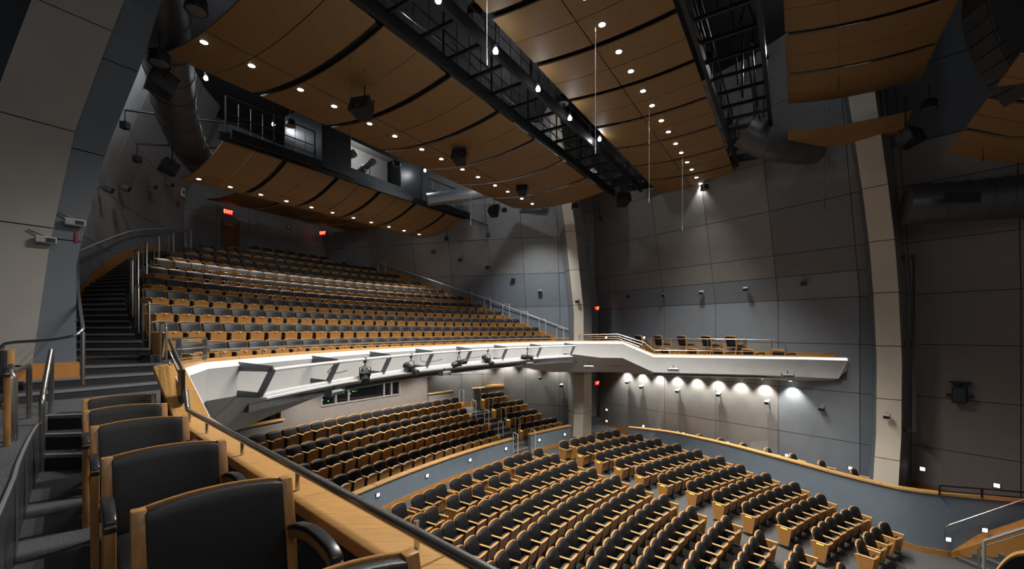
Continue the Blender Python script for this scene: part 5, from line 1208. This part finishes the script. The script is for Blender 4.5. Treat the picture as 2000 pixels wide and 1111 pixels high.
# stage-side wall fixture and vertical cable guide
fx = FR.hit(1876, 770, .15); p = FR.pt(fx[0], fx[1], .25); T = thing('wall_floodlight', 'black floodlight with barn doors on the stage-side wall', 'floodlight', p)
n_ = FR.normal(fx[0]); a = V((-n_.y, n_.x, 0))
obj('housing', MB().obb(p, a * .17, n_ * .12, UP * .26), M['black'], T, bevel=.02, seg=1); obj('top_plate', MB().obb(p + UP * .38 - n_ * .12, a * .24, n_ * .1, UP * .03), M['black_metal'], T)
obj('lens', MB().obb(p + n_ * .122, a * .14, n_ * .004, UP * .2), M['glass'], T)
for s in (-1, 1): obj('side_door', MB().obb(p + a * s * .25 - UP * .05, a * .06, n_ * .02, UP * .06), M['black_metal'], T)
obj('bracket', MB().tube([p + UP * .3, FR.pt(fx[0], fx[1] + .35, 0)], .03, 6), M['black_metal'], T)
vg = thing('cable_guide', 'tall thin dark guide rail standing off the stage-side wall', 'rail', P(1785, 845, 14.4)); obj('guide', MB().obb((P(1786, 497, 14.4) + P(1786, 845, 14.4)) / 2, V((.03, 0, 0)), V((0, .05, 0)), UP * 2.97), M['bracket_grey'], vg)
for y in (502, 672, 839): obj('standoff', MB().obb(P(1775, y, 14.55), V((.17, 0, 0)), V((0, .06, 0)), UP * .06), M['bracket_grey'], vg)
bs = box_speaker(on_line(V((7.5, 19.9, 0)), (gl1 - gl0).normalized(), 1497, 750), .34, .26, .26, -.4, -.3, 'black loudspeaker tucked under the far gallery front', .25)

# ------------------------------------------------------------------ downlights under the balcony and gallery washing the walls
def soffit(Wl, px_, py_, label, power, off=.27, z=None, lampz=-1.98):
    t_, Z = Wl.hit(px_, py_, off); q = Wl.pt(t_, lampz if z is None else z, off); n_ = Wl.normal(t_)
    T = thing('downlight', label, 'downlight', q, 0, 'wall-washing lights under the balcony')
    obj('trim_ring', MB().lathe(q, UP, [(0, .075), (.02, .08)], 14), M['plaster_white'], T); obj('lamp', MB().lathe(q - UP * .008, UP, [(0, .05), (.008, .06)], 12), M['lamp_white'], T)
    spot_light('soffit_beam', q - UP * .02, q - UP * 3 - n_ * .28, power, 92, .7, (1, .95, .86), .04)
for i, x in enumerate((1220, 1250, 1284, 1318, 1357, 1398, 1442, 1490, 1544)): soffit(WR, x, 735 + (x - 1220) * .045, 'wall-washing light under the far gallery, %s from the exit' % ORD[i], 170)
for i, x in enumerate((1088, 1033, 990)): soffit(RW, x, 722, 'wall-washing light under the balcony beside the far pilaster, %s going back' % ORD[i], 120, z=-1.5)
for i, x in enumerate((945, 912, 872)): soffit(BK, x, 722, 'wall-washing light over the rear parterre wall, %s from the corner' % ORD[i], 110, z=-1.5)
for i in range(4):
    q = arc(CP, 31.0, 150 - 3.4 * i, -1.46); T = thing('downlight', 'recessed light under the balcony over the parterre rows, %s along' % ORD[i], 'downlight', q, 0, 'lights under the balcony')
    obj('lamp', MB().lathe(q - UP * .008, UP, [(0, .05), (.008, .06)], 12), M['lamp_white'], T); spot_light('soffit_beam', q - UP * .03, q - UP * 3, 260, 130, .7)

# ------------------------------------------------------------------ step lights
def cyl_hit(C, r, px_, py_):
    t = th_px(px_, r, C); p = arc(C, r, t, 0); return V((p.x, p.y, (HZ - py_) / F * p.y)), V((-math.cos(R(t)), -math.sin(R(t)), 0))
def step_light(p, n_, label, s=1.0, glow=2):
    a = V((-n_.y, n_.x, 0)); T = thing('step_light', label, 'step light', p, 0, 'square step lights')
    obj('frame', MB().obb(p + n_ * .005, a * .085 * s, n_ * .008, UP * .075 * s), M['bracket_grey'], T); obj('lens', MB().obb(p + n_ * .012, a * .055 * s, n_ * .006, UP * .05 * s), M['step_light'], T)
for i, (x, y) in enumerate(((738, 966), (834, 928.5), (918, 898), (988, 876))): p, n_ = cyl_hit(CP, 27.98, x, y); step_light(p, n_, 'square step light in the straight slate-blue wall, %s going up the hall' % ORD[i])
for i, (x, y) in enumerate(((1053, 859), (1103, 848))): p, n_ = cyl_hit(CP, 27.98, x, y); step_light(p, n_, 'square step light in the short blue wall beyond the aisle, %s along' % ORD[i])
for i, (x, y) in enumerate(((1185, 800), (1185, 822), (1257, 832), (1334.6, 846.5), (1422, 865), (1536.6, 889), (1661, 914))):
    t_, Z = WR.hit(x, y); step_light(WR.pt(t_, Z), WR.normal(t_), 'square step light low on the gallery wall behind the side box, %s from the exit' % ORD[i])
for i, (x, y) in enumerate(((1802, 915.5), (1947, 948))): t_, Z = FR.hit(x, y); step_light(FR.pt(t_, Z), FR.normal(t_), 'square step light on the brown stage-side wall, %s one' % ('higher' if i == 0 else 'lower'), 1.15)
# lights seen beyond the far gallery guard
for i, (x, y) in enumerate(((1184, 659), (1258, 659), (1423, 660), (1585, 694))):
    Y = (20.5, 20.4, 19.4, 17.0)[i]; p = P(x, y, Y); step_light(p, V((-.45, -.89, 0)), 'small bright step light on the far gallery, %s from the pilaster' % ORD[i], .8)

# ------------------------------------------------------------------ exit signs
def exit_sign(p, ax, n_, label, s=1.0):
    T = thing('exit_sign', label, 'exit sign', p); a = V(ax).normalized(); n_ = V(n_).normalized()
    obj('case', MB().obb(p, a * .19 * s, n_ * .03, UP * .115 * s), M['red_case'], T); obj('face', MB().obb(p + n_ * .031, a * .175 * s, n_ * .003, UP * .10 * s), M['exit_red'], T)
    obj('mount', MB().obb(p + UP * .15 * s, a * .04, n_ * .02, UP * .04), M['bracket_grey'], T)
    cu = bpy.data.curves.new('lettering', 'FONT'); cu.body = 'EXIT'; cu.align_x = 'CENTER'; cu.align_y = 'CENTER'; cu.size = .19 * s; cu.extrude = .002
    cu.materials.append(M['exit_glow']); tmp = bpy.data.objects.new('lettering', cu); me = bpy.data.meshes.new_from_object(tmp); bpy.data.objects.remove(tmp); o = link('lettering', me, T)
    m = Matrix((a, UP, n_)).transposed().to_4x4(); m.translation = n_ * .038; o.matrix_local = m
    point_light('exit_glow', p + n_ * .35, .3, (1, .03, .02), .1)
exit_sign(P(445, 414, 21.0), (.43, .9, 0), (.9, -.43, 0), 'red lit EXIT sign above the dark wooden door at the top of the balcony', 1.15)
exit_sign(P(631, 455, 25.3), (.93, -.3, 0), (-.25, -.95, 0), 'red lit EXIT sign seen edge-on beyond the vestibule', 1.1)
exit_sign(P(1165, 602, 23.9), (.62, .6, 0), (.5, -.86, 0), 'red lit EXIT sign beside the far pilaster at balcony level', 1.0)
exit_sign(P(1165, 748, 23.9), (.62, .6, 0), (.5, -.86, 0), 'red lit EXIT sign beside the far pilaster under the balcony', 1.0)
# doors
dr = thing('door_1', 'x', 'x'); del dr['label']; del dr['category']; dr['kind'] = 'structure'
da, db = BWl.hit(431, 450)[0], BWl.hit(466, 450)[0]
q = lambda t, z, o=.02: BWl.pt(t, z, o)
obj('leaf', MB().hexa([q(da + .08, 3.23), q(db - .08, 3.23), q(db - .08, 3.23, .05), q(da + .08, 3.23, .05)], [q(da + .08, 5.42), q(db - .08, 5.42), q(db - .08, 5.42, .05), q(da + .08, 5.42, .05)]), M['door_wood'], dr)
for a, b in ((da, da + .08), (db - .08, db)): obj('jamb', MB().hexa([q(a, 3.23), q(b, 3.23), q(b, 3.23, .08), q(a, 3.23, .08)], [q(a, 5.5), q(b, 5.5), q(b, 5.5, .08), q(a, 5.5, .08)]), M['bracket_grey'], dr)
obj('closer', MB().hexa([q(da + .15, 5.22, .06), q(da + .55, 5.22, .06), q(da + .55, 5.22, .12), q(da + .15, 5.22, .12)], [q(da + .15, 5.32, .06), q(da + .55, 5.32, .06), q(da + .55, 5.32, .12), q(da + .15, 5.32, .12)]), M['speaker_grey'], dr)
for k, (z0_, z1_, nm) in enumerate(((-1.05, .98, 'door_2'), (-5.72, -3.3, 'door_3'))):
    dr = thing(nm, 'x', 'x'); del dr['label']; del dr['category']; dr['kind'] = 'structure'
    q = lambda t, z, o=.02: RT.pt(t, z, o)
    obj('leaf', MB().hexa([q(.35, z0_), q(.85, z0_), q(.85, z0_, .06), q(.35, z0_, .06)], [q(.35, z1_), q(.85, z1_), q(.85, z1_, .06), q(.35, z1_, .06)]), M['seat_wood' if k else 'door_wood'], dr)
    obj('jamb', MB().hexa([q(.85, z0_), q(.95, z0_), q(.95, z0_, .1), q(.85, z0_, .1)], [q(.85, z1_ + .05), q(.95, z1_ + .05), q(.95, z1_ + .05, .1), q(.85, z1_ + .05, .1)]), M['bracket_grey'], dr)
    obj('push_bar', MB().hexa([q(.4, z0_ + 1.0, .06), q(.8, z0_ + 1.0, .06), q(.8, z0_ + 1.0, .12), q(.4, z0_ + 1.0, .12)], [q(.4, z0_ + 1.05, .06), q(.8, z0_ + 1.05, .06), q(.8, z0_ + 1.05, .12), q(.4, z0_ + 1.05, .12)]), M['bracket_grey'], dr)
# fire alarms and wall boxes
def wall_box(p, n_, w_, h_, m, name, label, cat, m2=None):
    n_ = V(n_).normalized(); a = V((-n_.y, n_.x, 0)); T = thing(name, label, cat, p); obj('housing', MB().obb(p + n_ * .03, a * w_, n_ * .03, UP * h_), M[m], T, bevel=.008, seg=1)
    obj('lens', MB().obb(p + n_ * .063, a * w_ * .5, n_ * .004, UP * h_ * .45), M[m2 or 'white_plate'], T)
t_, Z = LW.hit(356, 375); wall_box(LW.pt(t_, Z), LW.normal(t_), .13, .2, 'white_plate', 'wall_unit', 'white emergency unit on the wall near the exit door', 'wall unit', 'bracket_grey')
t_, Z = LW.hit(346, 398); wall_box(LW.pt(t_, Z), LW.normal(t_), .06, .12, 'red_case', 'fire_alarm', 'small red fire alarm on the wall below the white unit', 'alarm', 'red_case')
wall_box(P(147, 465, 7.22), (.8, -.6, 0), .022, .09, 'red_case', 'fire_alarm', 'small red fire alarm at the edge of the slate pilaster', 'alarm', 'red_case')
wall_box(P(562, 443, 23.9), nv_ if nv_.dot(V((1, -1, 0))) > 0 else -nv_, .1, .1, 'red_case', 'fire_alarm', 'red fire alarm on the vestibule wall', 'alarm')

# ------------------------------------------------------------------ control booth equipment glow behind the panes
dsk = thing('mixing_desk', 'dark control desk with small coloured lights behind the booth window', 'control desk', arc(CP, 33.3, 145.5, -3.3))
obj('desk_top', MB().slab(lambda u, v: arc(CP, 32.9 + .9 * v, 148.5 - 6 * u, -2.98 + .12 * v), 8, 1, (0, 0, -.05)), M['black'], dsk)
obj('desk_edge', MB().slab(lambda u, v: arc(CP, 32.88, 147 - 4.5 * u, -2.86 + .05 * v - .06 * u), 8, 1, (-.02, .02, 0)), M['skirt_wood'], dsk)
for (x, y, m, w_) in [(630, 760, 'led_blue', .03), (631, 772, 'led_blue', .05), (630, 781, 'led_white', .03), (640, 763, 'led_blue', .05), (641, 803 - 20, 'led_green', .03), (690, 751, 'led_blue', .05), (689, 758, 'led_blue', .06), (692, 764, 'led_green', .025), (684, 768, 'led_green', .03), (689, 764, 'amber', .02), (696, 763, 'led_green', .02), (683, 771, 'led_green', .02), (641, 783, 'led_green', .03)]:
    k = 33.1; t = th_px(x, k, CP); p = arc(CP, k, t, 0); p.z = (HZ - y) / F * p.y
    obj('indicator', MB().obb(p, V((w_ * .7, 0, 0)), V((0, .01, 0)), UP * w_ * .55), M[m], dsk)
struct('wall_booth_back', MB().slab(lambda u, v: arc(CP, 34.6, 151 - 11 * u, -4.2 + 2.9 * v), 10, 1, (-.05, .05, 0)), M['black'])

# ------------------------------------------------------------------ stage-side corner: stair, stringer, rails
def zp_(px_, py_, Y): return P(px_, py_, Y)
sg0, sg1 = PZ(1853, 1080, -6.62), P(2040, 1022, 11.6)
stc = struct('stairs_stage', MB().hexa([sg0 + V((0, 0, -.14)), sg1 + V((0, 0, -.9)), sg1 + V((.1, .35, -.9)), sg0 + V((.1, .3, -.14))], [sg0, sg1, sg1 + V((.1, .35, .05)), sg0 + V((.1, .3, .05))]), M['skirt_wood'])
for i in range(6):
    p = PZ(1872, 1087, -6.6) + V((.30 * i, -.02 * i, .17 * i)); q_ = p + V((.30, -1.5, 0)); r_ = p + V((.30, -.02, 0))
    tread(stc, p, q_, r_ + V((.0, 0, 0)), q_ + V((.32, -.02, 0)), p.z + .0, .17, 'carpet')
rail_thing('handrail_run', 'steel handrail climbing the corner steps along the curved blue wall', PZ(1846, 1075, -6.5), [(bend([PZ(1846, 1075, -6.5), P(1846, 1028, 12.75), P(2010, 972, 11.9), P(2060, 955, 11.6)], .12), .022)])
rr0, rr1, rr2 = PZ(1835, 966, -4.87), PZ(1918, 972.5, -4.87), PZ(2040, 983, -4.87)
rt = rail_thing('guard_rail', 'two-bar dark steel rail on the wooden cap of the curved wall end', rr0, [([rr0 + UP * .27, rr1 + UP * .27, rr2 + UP * .27], .022), ([rr0 + UP * .11, rr1 + UP * .11, rr2 + UP * .11], .018)], [(rr0, rr0 + UP * .28, .028), (rr1, rr1 + UP * .28, .028)], mt='dark_metal')
gp = [P(1922, 1056, 9.6), P(2050, 1015, 9.0)]
gg = thing('glass_guard', 'grey framed glass guard at the corner steps', 'railing', P(1922, 1130, 9.6))
obj('top_rail', MB().tube(gp, .03, 6), M['fixture_silver'], gg, smooth=40); obj('post', MB().tube([gp[0], P(1922, 1150, 9.6)], .03, 6), M['fixture_silver'], gg, smooth=40); obj('lower_rail', MB().tube([p - UP * .12 for p in gp], .012, 6), M['fixture_silver'], gg, smooth=40)
obj('side_tube', MB().tube(bend([P(1911, 1150, 9.7), P(1911, 1072, 9.7), P(1924, 1066, 9.6)], .05), .022, 8), M['steel'], gg, smooth=40)
rim = [P(1935, 1125, 8.0), P(1950, 1102, 8.2), P(1972, 1083, 8.4), P(2000, 1078, 8.4), P(2050, 1078, 8.3)]
rim = resample(smooth_poly(rim, 2), 14)
mb = MB(); vs = []
for p in rim: vs += [p + V((.02, -.02, 0)), p + V((.16, .10, .0)), p + V((.16, .10, -.05)), p + V((.02, -.02, -.05))]
mb.add(vs, [(i * 4 + j, i * 4 + (j + 1) % 4, i * 4 + 4 + (j + 1) % 4, i * 4 + 4 + j) for i in range(14) for j in range(4)])
rw_ = struct('wall_pit', MB().add([p + V((.04, 0, -.05)) for p in rim] + [p + V((.04, 0, -1.5)) for p in rim], [(i, i + 1, 15 + i + 1, 15 + i) for i in range(14)]), M['black'])
obj('cap_board', mb, M['cap_wood'], rw_, smooth=30)
for i, (x, y, Y) in enumerate(((1852, 1053, 12.6), (1923, 1035, 12.35))): step_light(P(x, y, Y), V((-.3, -.95, 0)), 'square step light above the corner steps, %s one' % ('lower' if i == 0 else 'upper'), 1.05)
point_light('red_glow', P(1965, 960, 12.2), 1.2, (1, .05, .04), .15)
# ------------------------------------------------------------------ lift everything from eye level to floor level
for o in list(SC.objects):
    if o.parent is None: o.location.z += EYE
